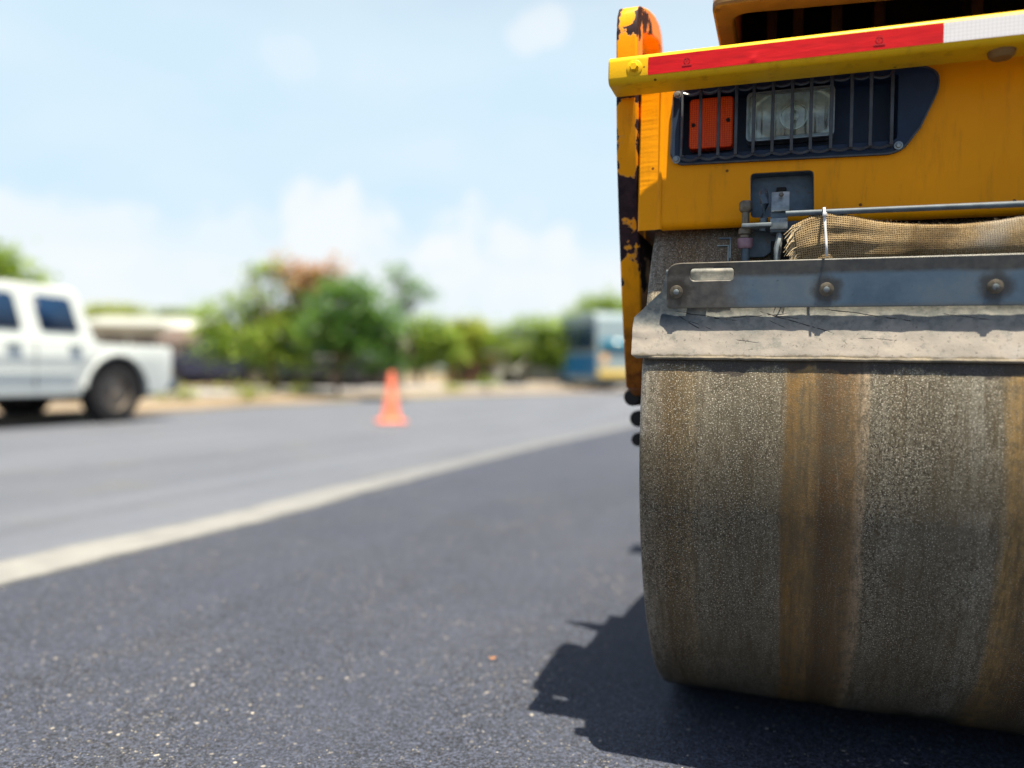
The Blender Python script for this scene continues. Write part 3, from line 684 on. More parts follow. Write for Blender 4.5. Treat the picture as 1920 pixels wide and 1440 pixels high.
def uleft(w):
    for (w0, u0), (w1, u1) in zip(ml, ml[1:]):
        if w <= w0 and w >= w1: return u0 + (u1 - u0) * (w0 - w) / (w0 - w1)
    return ml[0][1] if w > ml[0][0] else ml[-1][1]
def matp(s, q):
    w = .874 + (.7255 - .874) * q
    sag = .0016 * mnoise.noise(Vector((s * 14, 3, 0))) * q
    u = uleft(w) + (1.70 - uleft(w)) * s ** 1.5
    v = -.5755 if w > .80 else -.5755 - .0155 * min(1, (.80 - w) / .07)
    if u < .06: v -= .006 * (1 - (u + .0165) / .0765) * (1 if w > .76 else .6)
    n_ = .0011 * mnoise.noise(Vector((u * 22, w * 30, 5))) + .0008 * mnoise.noise(Vector((u * 70, w * 90, 5)))
    return (u, v + n_, w + sag)
mat_ = MB().grid(matp, 220, 26).build('scraper_mat', m_mat, roller, solid=.005, smooth=50)
b = MB()
for i in range(160):
    pass
b.tube([(.012 + 1.66 * i / 160, -.5920 + .0006 * mnoise.noise(Vector((i * .5, 1, 2))), .7275 + .0012 * mnoise.noise(Vector((i * .17, 4, 2))) + .0008 * mnoise.noise(Vector((i * .9, 4, 2)))) for i in range(161)], .0034, 8)
b.build('mat_edge', m_mat, mat_)

# latch and brackets between body and scraper
lb = MB()
lb.prism([(.158, .897), (.190, .897), (.243, .935), (.243, .955), (.158, .955)], -.530, -.524, 'y'); lb.build('latch_bracket', m_bluegrey, roller, bevel=.001)
MB().box((.178, -.555, .9425), (.046, .045, .006), bev=.001).build('latch_plate', m_zinc, roller)
MB().lathe([(0, .060), (.0085, .060), (.0105, .057), (.0105, .046), (.0085, .043), (.006, .041), (.006, .018), (.011, .014), (.0115, .006), (.0085, .004), (.0085, 0), (0, 0)], (.160, -.556, .9255), (0, 0, 1), 20).build('spring_bolt', m_bolt, roller)
t = M('faded pink bushing'); setp(t, col=t.ramp(t.noise(t.co(), 60, 4, 0.6), [(0.3, (0.20, 0.12, 0.16)), (0.7, (0.34, 0.22, 0.27))]), rough=0.6); m_pink = t.m
MB().lathe([(0, 0), (.010, 0), (.0125, .004), (.0125, .016), (0, .016)], (.160, -.556, .908), (0, 0, 1), 20).build('bushing', m_pink, roller)
MB().lathe([(0, 0), (.007, 0), (.007, .03), (0, .03)], (.161, -.556, .880), (0, 0, 1), 16).build('bolt_end', m_bluegrey, roller)
MB().tube([(.187, -.560, .935), (.189, -.561, .955), (.189, -.562, .978), (.188, -.561, .992), (.187, -.556, .999), (.187, -.546, 1.002)], [.006, .0065, .0072, .0072, .0065, .005], 12).build('hook', m_bluegrey, roller)
cl = MB(); cl.box((.212, -.553, .957), (.026, .030, .052), bev=.002)
clv = cl.build('clevis', m_bluegrey, roller)
b = MB(); b.box((.2135, -.569, .979), (.028, .005, .034), bev=.0018, rot=Matrix.Rotation(R(-14), 4, 'X')); b.box((.212, -.569, .944), (.027, .0045, .018), bev=.0012); b.build('clevis_cap', m_zinc, clv)
for w in (.989, .968):
    MB().lathe([(0, .004), (.003, .004), (.004, .002), (.004, 0), (0, 0)], (.2145, -.5715 - (w - .979) * .25, w), (0, -1, .2), 6).build('rivet', m_bolt, clv, smooth=0)
MB().tube([(.2125, -.560, .934), (.213, -.563, .92), (.211, -.566, .905), (.2105, -.567, .885)], [.004, .006, .006, .005], 8).build('pull_rod', m_zinc, clv)
b = MB()
for (u0, z0) in ((.137, .921), (.134, .909)):
    b.box((u0 - .009, -.560, z0 + .004), (.018, .012, .0016)); b.box((u0 + .0003, -.560, z0 - .012), (.0016, .012, .033))
b.build('channel_bracket', m_bluegrey, roller)
rod = MB().cyl((.222, -.584, .9565), (1.50, -.584, .949), .0045, n=16).build('tie_rod', simple('dark blue rod paint', (0.09, 0.12, 0.15), 0.5, var=0.3, scale=40, spec=0.2), roller)
MB().box((.85, -.545, .905), (1.30, .012, .03)).build('scraper_crossbar', m_dark, roller)

# rear of the machine (mostly hidden): chassis, rear drum, seat
MB().box((.85, 1.75, .85), (1.2, 2.3, .42), bev=.03).build('chassis', m_yel, roller)
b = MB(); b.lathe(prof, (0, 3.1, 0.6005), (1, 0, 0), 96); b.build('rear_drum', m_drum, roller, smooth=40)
b = MB(); b.box((.85, 1.5, 1.30), (.5, .5, .12), bev=.04); b.box((.85, 1.72, 1.58), (.48, .10, .50), bev=.04); b.build('seat', m_rubber, roller)
MB().box((.85, 3.1, 1.28), (1.45, 1.0, .14), bev=.04).build('rear_cover', m_yel, roller)
b = MB(); b.box((-.11, .98, .94), (.14, .16, .012), bev=.002); b.box((-.045, .98, .86), (.012, .10, .16)); b.build('step', m_darkbrown, roller)

# burlap strip hanging from the tie rod (its own thing, it could be lifted away)
top = [(.236, .9375), (.250, .945), (.265, .9515), (.281, .9560), (.300, .9535), (.322, .9475), (.355, .9395), (.392, .9335), (.430, .9300), (.460, .9290), (.492, .9305), (.520, .9335), (.545, .9375), (.58, .944), (.62, .948), (.68, .945), (.75, .935), (.85, .928), (.95, .938), (1.02, .945)]
def topz(u):
    for (a, za), (c_, zc) in zip(top, top[1:]):
        if a <= u <= c_:
            f_ = (u - a) / (c_ - a); f_ = f_ * f_ * (3 - 2 * f_) if False else f_
            return za + (zc - za) * f_
    return top[-1][1]
burl = thing('burlap_strip', RO + RU * .30 + RV * -.60 + Vector((0, 0, .87)), -RTH, 'frayed brown burlap strip tied along the scraper of the yellow road roller', 'burlap')
oo = Vector((.30, -.60, .87))
b = MB(); uvl = b.bm.loops.layers.uv.new('uv'); NU, NV = 260, 26; gridv = []
for i in range(NU + 1):
    u = .238 + (1.0 - .238) * i / NU; z1 = topz(u); row = []
    pinch = math.exp(-((u - .281) / .018) ** 2)
    for j in range(NV + 1):
        q = j / NV; z = z1 + (.868 - z1) * q
        bulge = .0065 * sin(pi * min(1, q * 1.15 + .04)) ** .7 * (1 - .55 * pinch)
        fold = .0022 * sin((u - .281) * 190 + q * 3) * math.exp(-abs(u - .281) / .03) + .0022 * mnoise.noise(Vector((u * 26, q * 2.2, 2))) + .0016 * mnoise.noise(Vector((u * 9, q * 5, 7))) + .0012 * sin(q * 22 + u * 30) * math.exp(-abs(u - .30) / .07)
        v = -.5860 - bulge - fold
        if q < .07: v += .007 * (1 - q / .07) ** 2
        uj = u + (.010 * (q - .5) * (1 if u < .27 else math.exp(-(u - .27) / .05)))
        row.append((b.bm.verts.new(Vector((uj, v, z + .0006 * mnoise.noise(Vector((u * 200, 0, q * 9))))) - oo), u, q * .075))
    gridv.append(row)
for i in range(NU):
    for j in range(NV):
        cs = (gridv[i][j], gridv[i + 1][j], gridv[i + 1][j + 1], gridv[i][j + 1]); f_ = b.bm.faces.new([x_[0] for x_ in cs])
        for l_, x_ in zip(f_.loops, cs): l_[uvl].uv = (x_[1], x_[2])
cloth = b.build('cloth', m_burlap, burl, solid=.002, smooth=60)
b = MB()
for i in range(95):                        # frayed threads at the left end and along the rim
    q = rnd.random(); p = Vector((.240 + rnd.uniform(-.002, .004), -.586 + rnd.uniform(-.006, .006), .937 - .055 * q)) - oo
    L = rnd.uniform(.008, .024); d = Vector((-1, rnd.uniform(-.5, .3), -1.1 + rnd.uniform(-.6, .9) - q * .3)).normalized()
    b.tube([p + Vector((.006, 0, .004)), p + d * L * .5 + Vector((0, 0, .002)), p + d * L + Vector((rnd.uniform(-.003, .003), 0, -.004))], [.0008, .0007, .0005], 5)
for i in range(110):
    u = rnd.uniform(.26, .62); p = Vector((u, -.581, topz(u))) - oo
    d = Vector((rnd.uniform(-1, 1), rnd.uniform(-1, .2), rnd.uniform(.2, 1))).normalized() * rnd.uniform(.002, .006)
    b.tube([p, p + d * .6, p + d], .00028, 4)
b.build('fringe', m_thread, burl, smooth=60)['kind'] = 'stuff'
tie = MB()
tp_ = [(.2775, -.584, .9625), (.278, -.592, .9615), (.2785, -.6015, .950), (.280, -.6045, .925), (.2815, -.607, .905), (.2825, -.611, .884)]
ct = thing('cable_tie', RO + RU * .28 + RV * -.61 + Vector((0, 0, .92)), -RTH, 'thin white plastic cable tie binding the burlap to the rod', 'cable tie')
co_ = Vector((.28, -.61, .92))
def ribbon(pts, w, name, mat, par, org):
    b = MB(); A = []
    for p in pts:
        p = Vector(p) - org; A.append((b.bm.verts.new(p - Vector((w / 2, 0, 0))), b.bm.verts.new(p + Vector((w / 2, 0, 0)))))
    for P, Q in zip(A, A[1:]): b.bm.faces.new((P[0], P[1], Q[1], Q[0]))
    return b.build(name, mat, par, solid=.0012, smooth=60)
m_tie = simple('milky nylon', (0.62, 0.64, 0.66), 0.35, var=0.1)
ribbon(tp_, .0036, 'strap', m_tie, ct, co_)
MB().box(Vector((.2785, -.603, .949)) - co_, (.006, .005, .006), bev=.001).build('tie_head', m_tie, ct)

# ------------------------------------------------------------------ small leaf on the road
b = MB(); b.grid(lambda s, q: ((s - .5) * .017, (q - .5) * .006 * sin(pi * min(.98, max(.04, s))), .002 + .003 * (2 * s - 1) ** 2), 10, 4)
lf = b.build('dry_leaf', simple('dry leaf', (0.75, 0.33, 0.10), 0.7), smooth=60, solid=.0006); lf.location = (-.035, 1.85, .007); lf.rotation_euler = (0, 0, .15)
tag(lf, 'small orange dry leaf lying on the dark fresh asphalt', 'leaf')

# ------------------------------------------------------------------ loose chippings near the camera (uncountable)
bm = bmesh.new()
m_chip = M('chippings'); isl = m_chip.n('ShaderNodeNewGeometry').outputs['Random Per Island']
setp(m_chip, col=m_chip.ramp(isl, [(0.0, (0.03, 0.03, 0.035)), (0.5, (0.07, 0.07, 0.075)), (0.72, (0.14, 0.13, 0.12)), (0.9, (0.27, 0.25, 0.21)), (1.0, (0.45, 0.42, 0.36))]), rough=0.8)
g = random.Random(3)
for i in range(9000):
    y = 1.25 + 2.6 * g.random() ** 1.6; x = -1.0 * y * .72 + g.random() * (y * .72 + .75)
    lx = -1.66 + (y - 2.45) * .40
    if x < lx + .12: continue
    d = Vector((x, y, 0)) - RO
    if d.dot(RV) < .03 and d.dot(RV) > -.08 and d.dot(RU) > -.01: continue
    if mnoise.noise(Vector((x * 3.0, y * 3.0, 0))) < g.uniform(-.5, .35): continue
    s = g.uniform(.0007, .0017) * (1 + 1.2 * (g.random() > .96))
    c0 = Vector((x, y, .0045 + s * .25)); pts = []
    for k in range(6):
        a = k * pi / 3 + g.uniform(-.4, .4); pts.append(bm.verts.new(c0 + Vector((cos(a) * s * g.uniform(.7, 1.5), sin(a) * s * g.uniform(.6, 1.1), g.uniform(-.2, .25) * s))))
    tp = bm.verts.new(c0 + Vector((g.uniform(-.3, .3) * s, g.uniform(-.3, .3) * s, s * g.uniform(.4, .8))))
    for k in range(6): bm.faces.new((pts[k], pts[(k + 1) % 6], tp))
me = bpy.data.meshes.new('gravel'); bm.to_mesh(me); bm.free(); me.materials.append(m_chip.m)
gv = bpy.data.objects.new('gravel', me); COL.objects.link(gv); tag(gv, 'loose pale stone chippings scattered over the fresh asphalt', 'gravel', kind='stuff')

# ------------------------------------------------------------------ PICKUP TRUCK
m_tw = simple('white car paint', (0.60, 0.65, 0.64), 0.28, var=0.03, coat=0.5)
m_win = simple('tinted car glass', (0.010, 0.03, 0.075), 0.2, var=0.2, spec=0.2)
m_tyre = simple('tyre rubber', (0.020, 0.020, 0.022), 0.75, var=0.3)
m_rim = simple('dusty steel rim', (0.22, 0.19, 0.16), 0.45, metal=0.3, var=0.3)
m_under = simple('car underside', (0.01, 0.01, 0.011), 0.8)
m_lampr = simple('red tail lamp', (0.45, 0.02, 0.02), 0.25)
m_lampc = simple('clear lamp', (0.6, 0.6, 0.6), 0.15)
def arch(cx, r, zc, z0, rev=False):
    p = []
    a0 = math.asin((z0 - zc) / r)
    for i in range(13):
        a = (pi - a0) + (a0 - (pi - a0)) * i / 12
        p.append((cx + r * cos(a), zc + r * sin(a)))
    return p[::-1] if rev else p
def make_wheel(par, x, y, r, wd, out):
    b = MB(); s = 1 if out > 0 else -1
    b.lathe([(r * .60, -wd / 2), (r * .93, -wd / 2), (r, -wd * .36), (r, wd * .36), (r * .93, wd / 2), (r * .62, wd / 2), (r * .60, wd * .3), (r * .60, -wd * .5)], (x, y, r), (0, s, 0), 36)
    wh = b.build('wheel', m_tyre, par)
    b = MB(); b.lathe([(r * .61, wd * .40), (r * .55, wd * .42), (r * .5, wd * .18), (r * .22, wd * .22), (r * .18, wd * .38), (0, wd * .40)], (x, y, r), (0, s, 0), 30); b.build('rim', m_rim, wh)
    return wh
def pickup(loc, rz):
    t_ = thing('pickup_truck', loc, rz, 'white crew cab pickup truck parked on the worn lane beside the pale line', 'pickup truck')
    hw = .86; z0 = .34
    WR, WF = -1.5, 1.55; rr = .355
    ar = arch(WR, .46, .36, z0); af = arch(WF, .45, .36, z0)
    low = [(-2.34, .48), (-2.26, z0)] + ar + af + [(2.45, z0), (2.55, .50), (2.52, .80), (2.30, .89), (1.15, .955), (-1.24, .96), (-1.25, .93), (-2.34, .93)]
    for s in (1, -1):
        b = MB().prism(low, s * (hw - .09), s * hw, 'y')
        bmesh.ops.bisect_plane(b.bm, geom=b.bm.verts[:] + b.bm.edges[:] + b.bm.faces[:], plane_co=(0, 0, .78), plane_no=(0, 0, 1))
        for v in b.bm.verts:
            if abs(v.co.y) > hw - .02: v.co.y *= 1 - .030 * max(0, (.60 - v.co.z) / .25) - .028 * max(0, (v.co.z - .78) / .17)
        b.build('side_body', m_tw, t_, bevel=.03)
        MB().box((.05, s * (hw - .004), .585), (1.95, .022, .05), bev=.008).build('trim_strip', m_tw, t_)
        for cx_ in (WR, WF):
            aq = [(cx_ + .475 * cos(R(8 + 164 * i / 16)), .36 + .475 * sin(R(8 + 164 * i / 16))) for i in range(17)] + [(cx_ + .44 * cos(R(172 - 164 * i / 16)), .36 + .44 * sin(R(172 - 164 * i / 16))) for i in range(17)]
            MB().prism(aq, s * (hw - .04), s * (hw + .018), 'y').build('fender_flare', m_tw, t_, bevel=.006)
    b = MB(); b.prism([(-1.24, .84), (-.95, .84), (-.95, .60), (1.0, .60), (2.1, .60), (2.50, .60), (2.50, .80), (2.30, .895), (1.15, .957), (-1.24, .962)], -(hw - .085), hw - .085, 'y'); b.build('body', m_tw, t_, bevel=.02)
    MB().box((-1.79, 0, .845), (1.09, 2 * hw - .18, .03)).build('bed_floor', m_tw, t_)
    for x in (WR, WF): MB().box((x, 0, .52), (.98, 2 * hw - .20, .52), bev=.02).build('wheel_well', m_under, t_)
    MB().box((-2.305, 0, .69), (.07, 2 * hw - .18, .47), bev=.01).build('tailgate', m_tw, t_)
    cb = [(-1.25, .955), (1.12, .955), (.50, 1.49), (.36, 1.55), (-.98, 1.55), (-1.08, 1.50)]
    b = MB(); b.prism(cb, -(hw - .06), hw - .06, 'y')
    for v in b.bm.verts:
        if v.co.z > 1.2: v.co.y *= .86
    cab = b.build('cab', m_tw, t_, bevel=.03, seg=3)
    def yv(z, s): return s * ((hw - .06) * (1 - .14 * max(0, min(1, (z - .96) / .55))) + .004)
    for s in (1, -1):
        for q in ([(-1.03, 1.045), (-.56, 1.045), (-.50, 1.43), (-.95, 1.43)], [(-.34, 1.045), (.82, 1.045), (.42, 1.43), (-.28, 1.43)]):
            b = MB(); q = rpoly(q, .05, 4)
            vs = [b.bm.verts.new((x, yv(z, s), z)) for x, z in q]; b.bm.faces.new(vs); b.build('side_window', m_win, t_, solid=.012)
        for x in (-.92, -.20):
            MB().box((x, s * (hw + .010), .88), (.16, .03, .035), bev=.01).build('door_handle', m_bluegrey, t_)
        MB().box((.78, s * (hw + .09), 1.06), (.09, .16, .15), bev=.03).build('mirror', m_under, t_)
        b = MB()
        pass
        for x in (-.45, 1.02): MB().box((x, s * (hw + .0005), .66), (.008, .004, .50)).build('door_seam', m_under, t_)
        MB().box((-2.33, s * (hw - .07), .70), (.05, .10, .34), bev=.01).build('tail_lamp', m_lampr, t_)
        MB().box((2.50, s * (hw - .22), .70), (.06, .32, .18), bev=.02).build('headlamp', m_lampc, t_)
        for x in (WR, WF): make_wheel(t_, x, s * (hw - .12), rr, .24, s)
    for x0, x1, z_, w_ in ((.56, 1.06, 1.09, 1.57),): 
        b = MB(); vs = [b.bm.verts.new(p) for p in ((1.08, -.70, 1.00), (1.08, .70, 1.00), (.54, .62, 1.465), (.54, -.62, 1.465))]; b.bm.faces.new(vs); b.build('windscreen', m_win, t_, solid=.02)
    b = MB(); vs = [b.bm.verts.new(p) for p in ((-1.225, -.62, 1.05), (-1.225, .62, 1.05), (-1.11, .58, 1.44), (-1.11, -.58, 1.44))]; b.bm.faces.new(vs); b.build('rear_window', m_win, t_, solid=.02)
    MB().box((0, 0, .40), (4.5, 1.3, .22), bev=.03).build('underbody', m_under, t_)
    MB().box((-2.42, 0, .44), (.12, 1.66, .16), bev=.03).build('rear_bumper', m_bluegrey, t_); MB().box((2.58, 0, .46), (.12, 1.70, .20), bev=.03).build('front_bumper', m_bluegrey, t_)
    return t_
th = R(21); fw = Vector((-sin(th), -cos(th), 0)); lf_ = Vector((-fw.y, fw.x, 0))
wp = Vector((-4.74, 9.22, 0)); org = wp + fw * 1.5 - lf_ * .80
pickup(org, math.atan2(fw.y, fw.x))

# ------------------------------------------------------------------ TRAFFIC CONE
m_cone = simple('orange cone plastic', (0.72, 0.19, 0.11), 0.45, var=0.08); m_cw = simple('pale cone sleeve', (0.74, 0.30, 0.20), 0.5)
cn = thing('traffic_cone', (-1.56, 10.02, .0), .3, 'orange traffic cone standing on the worn grey lane', 'traffic cone')
MB().box((0, 0, .022), (.42, .42, .04), bev=.012).build('base', m_cone, cn, bevel=.006)
MB().lathe([(.165, .04), (.15, .06), (.125, .15), (.045, .70), (.036, .735), (.026, .74), (.026, .72), (.0, .72)], (0, 0, 0), (0, 0, 1), 32).build('cone_body', m_cone, cn)
cn.scale = (.92, .92, .90)
MB().lathe([(.1045, .30), (.1025, .302), (.0855, .43), (.087, .432)], (0, 0, 0), (0, 0, 1), 32).build('sleeve', m_cw, cn)

# ------------------------------------------------------------------ BUS (blue and white, half hidden by the roller)
m_bblue = simple('blue coach paint', (0.012, 0.15, 0.36), 0.35, var=0.1); m_bw = simple('white coach paint', (0.23, 0.30, 0.34), 0.35, var=0.05)
m_by = simple('yellow bumper', (0.65, 0.45, 0.08), 0.5)
bus = thing('bus', (3.60, 30.74, 0), math.atan2(-.96, .28), 'blue and white bus on the road half hidden behind the road roller', 'bus')
L, w2, H = 4.2, 1.15, 2.95
b = MB(); b.prism([(-L / 2, .35), (L / 2, .35), (L / 2 + .05, 1.3), (L / 2 - .12, 2.75), (L / 2 - .35, H), (-L / 2, H)], -w2, w2, 'y'); b.build('body', m_bw, bus, bevel=.05)
MB().box((0, -w2 - .004, .98), (L - .05, .02, .80)).build('side_panel', m_bblue, bus)
MB().box((L / 2 - 1.30, -w2 - .004, 2.05), (2.4, .02, 1.0), bev=.005).build('side_window', m_win, bus)
MB().box((-L / 2 + .85, -w2 - .004, 2.05), (1.5, .02, 1.0), bev=.005).build('side_window', m_win, bus)
b = MB(); vs = [b.bm.verts.new(p) for p in ((L / 2 + .06, -1.0, 1.45), (L / 2 + .06, 1.0, 1.45), (L / 2 + .012, 1.0, 1.95), (L / 2 + .012, -1.0, 1.95))]; b.bm.faces.new(vs); b.build('windscreen', simple('coach glass', (0.03, 0.14, 0.22), 0.15), bus, solid=.03)
for s in (-1, 1):
    MB().lathe([(0, .05), (.15, .04), (.17, 0)], (L / 2 + .02, s * .85, 1.22), (1, 0, 0), 20).build('headlamp', simple('amber lamp', (0.9, 0.5, 0.2), 0.3), bus)
MB().box((L / 2 + .08, 0, .66), (.16, 2.2, .26), bev=.04).build('bumper', m_by, bus)
for x in (-1.6, 1.5):
    for s in (-1, 1): make_wheel(bus, x, s * (w2 - .16), .46, .28, s)
MB().box((0, 0, .30), (L - .4, 1.7, .16)).build('underbody', m_under, bus)

# ------------------------------------------------------------------ TREES
def m_leaf(name, c0, c1, c2):
    t = M(name); isl = t.n('ShaderNodeNewGeometry').outputs['Random Per Island']; cl = t.noise(t.co(), 1.1, 3, 0.6)
    k = t.ramp(isl, [(0, c0), (0.5, c1), (1, c2)]); k = t.mix(t.step(cl, 0.4, 0.66, 0, 0.5), k, c2)
    setp(t, col=k, rough=0.55, spec=0.3)
    tl = t.n('ShaderNodeBsdfTranslucent'); t.put(tl.inputs[0], k); mx = t.n('ShaderNodeMixShader'); mx.inputs[0].default_value = 0.5
    t.put(mx.inputs[1], t.b.outputs[0]); t.put(mx.inputs[2], tl.outputs[0]); t.put(t.out.inputs[0], mx.outputs[0])
    return t.m
lf_mid = m_leaf('green leaves', (0.09, 0.175, 0.022), (0.19, 0.31, 0.042), (0.33, 0.44, 0.075))
lf_dark = m_leaf('dark green leaves', (0.035, 0.115, 0.028), (0.095, 0.215, 0.045), (0.19, 0.34, 0.075))
lf_yel = m_leaf('yellow green leaves', (0.18, 0.25, 0.03), (0.28, 0.35, 0.05), (0.40, 0.44, 0.08))
lf_flow = m_leaf('coral blossom', (0.34, 0.16, 0.07), (0.44, 0.24, 0.12), (0.44, 0.33, 0.18))
lf_far = m_leaf('hazy far leaves', (0.16, 0.24, 0.10), (0.22, 0.30, 0.13), (0.30, 0.36, 0.18))
m_bark = simple('brown bark', (0.13, 0.09, 0.065), 0.9, var=0.4, scale=6, bump=0.6, bscale=12)
def leaves(name, blobs, n, size, mat, par, seed):
    """leaf quads scattered in clusters filling the given ellipsoids"""
    g = random.Random(seed); V = []; F = []
    tot = sum(b_[3] * b_[4] * b_[5] for b_ in blobs)
    for (cx, cy, cz, rx, ry, rz) in blobs:
        nb = int(n * rx * ry * rz / tot); ncl = max(8, nb // 26)
        for c_ in range(ncl):
            while True:
                q = Vector((g.uniform(-1, 1), g.uniform(-1, 1), g.uniform(-1, 1)))
                if q.length < 1 and (q.length > .45 or g.random() < .35): break
            cc = Vector((cx + q.x * rx, cy + q.y * ry, cz + q.z * rz)); cr = g.uniform(.5, 1.15) * size * 2.4
            for l_ in range(nb // ncl):
                p = cc + Vector((g.gauss(0, .5), g.gauss(0, .5), g.gauss(0, .38))) * cr
                a = Vector((g.uniform(-1, 1), g.uniform(-1, 1), g.uniform(-.6, .6))).normalized(); u_ = a.cross(Vector((g.uniform(-.5, .5), g.uniform(-.5, .5), 1))).normalized()
                s = size * g.uniform(.55, 1.2); i = len(V)
                V += [p - a * s * .5, p + u_ * s * .28, p + a * s * .5, p - u_ * s * .28]; F.append((i, i + 1, i + 2, i + 3))
    me = bpy.data.meshes.new(name); me.from_pydata([tuple(v) for v in V], [], F); me.materials.append(mat)
    o = bpy.data.objects.new(name, me); COL.objects.link(o); o.parent = par
    return o
def tree(name, x, y, blobs, trunk_h, trunk_r, mat, n, size, label, seed, extra=None, lean=0.0, group=None, cat='tree'):
    t_ = thing(name, (x, y, 0), 0, label, cat, group); g = random.Random(seed)
    b = MB(); top = Vector((lean, 0, trunk_h))
    b.tube([(0, 0, -.1), (lean * .2, .02, trunk_h * .35), (lean * .6, -.02, trunk_h * .7), tuple(top)], [trunk_r * 1.25, trunk_r, trunk_r * .85, trunk_r * .7], 10)
    for (cx, cy, cz, rx, ry, rz) in blobs:
        for k_ in range(2):
            e = Vector((cx + g.uniform(-.5, .5) * rx, cy + g.uniform(-.5, .5) * ry, cz + g.uniform(-.1, .6) * rz)); m_ = top.lerp(e, .5) + Vector((0, 0, -.08 * rz))
            b.tube([top - Vector((0, 0, .1)), m_, e], [trunk_r * .55, trunk_r * .32, trunk_r * .1], 7)
    b.build('trunk', m_bark, t_)
    leaves('crown', blobs, n, size, mat, t_, seed)
    if extra: leaves('blossom', extra[0], extra[1], size, extra[2], t_, seed + 50)
    return t_
def at(px, Y): return (px - 960) / 1450 * Y
def up(py, px, Y):            # height of a picture row at depth Y (used for laying out the planting)
    hz = 696 + .0185 * (px - 960); return CAM_H + (hz - py) / 1450 * Y
x0 = at(515, 18.9); Y0 = 18.9
def bl(px, py, rx, rz, Y, bx, ry=None):
    k_ = Y / 1450; return (at(px, Y) - bx, 0.0, up(py, px, Y), rx * k_, (ry or rx) * k_ * .9, rz * k_)
tree('flowering_tree', x0, Y0, [bl(440, 605, 72, 52, Y0, x0), bl(520, 560, 75, 72, Y0, x0), bl(500, 640, 100, 45, Y0, x0), bl(560, 620, 60, 60, Y0, x0), bl(470, 510, 22, 14, Y0, x0), bl(395, 590, 40, 20, Y0, x0), bl(420, 640, 60, 40, Y0, x0), bl(540, 670, 80, 26, Y0, x0)], 1.15, .13, lf_mid, 6500, .18,
     'broad green tree with coral blossom at its top beside the road', 11, extra=([bl(575, 535, 48, 34, Y0 - .5, x0), bl(530, 500, 34, 16, Y0, x0), bl(620, 505, 26, 16, Y0, x0), bl(500, 590, 40, 20, Y0 - 1.2, x0), bl(460, 625, 25, 20, Y0 - 1.2, x0)], 1900, lf_flow), lean=-.1)
x1 = at(632, 17.4); Y1 = 17.4
tree('dense_tree', x1, Y1, [bl(655, 590, 82, 62, Y1, x1), bl(700, 610, 58, 55, Y1, x1), bl(620, 620, 62, 50, Y1, x1), bl(670, 660, 75, 38, Y1, x1), bl(650, 545, 50, 25, Y1, x1), bl(730, 650, 32, 40, Y1, x1)], .95, .10, lf_dark, 8000, .16,
     'dense dark green tree with low crown right of the flowering tree', 12)
x2 = at(770, 27); Y2 = 27
tree('thin_tree', x2, Y2, [bl(740, 515, 26, 10, Y2, x2), bl(765, 535, 30, 10, Y2, x2), bl(795, 550, 24, 8, Y2, x2), bl(755, 570, 26, 14, Y2, x2)], 2.9, .07, lf_dark, 900, .2, 'thin sparse tree with wispy branches against the pale sky', 13)
rows = [('leafy_tree', 785, 30, [(765, 640, 46, 44), (805, 632, 46, 40), (815, 665, 44, 30), (770, 672, 40, 24)], lf_mid, 'mid green round tree just right of the traffic cone'),
        ('leafy_tree', 878, 33, [(862, 640, 42, 36), (895, 642, 42, 36), (880, 620, 30, 18)], lf_yel, 'yellow green bushy tree above the low red roofed shop'),
        ('leafy_tree', 985, 32, [(985, 640, 46, 42), (945, 648, 36, 32), (1022, 640, 48, 38), (1050, 655, 36, 40)], lf_mid, 'wide bright green tree left of the blue and white bus'),
        ('leafy_tree', 1128, 40, [(1120, 585, 50, 28), (1085, 610, 40, 30), (1165, 590, 45, 36), (1130, 565, 28, 18)], lf_mid, 'tall pale green tree rising behind the blue and white bus'),
        ('leafy_tree', -30, 24, [(-45, 520, 95, 60), (15, 540, 62, 44), (-90, 590, 80, 60), (-15, 500, 50, 30)], lf_mid, 'bright green tree behind the pickup cab at the left edge'),
        ('leafy_tree', 215, 38, [(195, 590, 36, 16), (240, 592, 34, 14), (215, 610, 50, 18)], lf_yel, 'low pale green tree top behind the grey roofed shed'),
        ('leafy_tree', 330, 37, [(320, 600, 30, 12), (345, 605, 26, 12)], lf_far, 'small hazy tree top at the right end of the grey shed')]
for i, (nm, px, Y, bs_, mt, lb_) in enumerate(rows):
    bx = at(px, Y); B = [bl(a, b_, c_, d_, Y, bx) for a, b_, c_, d_ in bs_]
    low_ = min(q[2] - q[5] for q in B)
    tree(nm, bx, Y, B, max(.6, low_ + .3), .12, mt, 4200, .26, lb_, 20 + i, group='trees along the far side of the road')
# distant wood closing the view
V = thing('x', (0, 0, 0), 0, None, None); bpy.data.objects.remove(V)
wood = leaves('far_wood', [(x_ * 4.0 - 120, 105 + 6 * sin(x_ * 1.7), 1.6, 4.0, 3, 2.2 + .8 * sin(x_ * 2.3)) for x_ in range(72)], 9000, 1.1, lf_far, None, 77)
tag(wood, 'hazy green wood far behind the roadside trees', 'wood', kind='stuff')

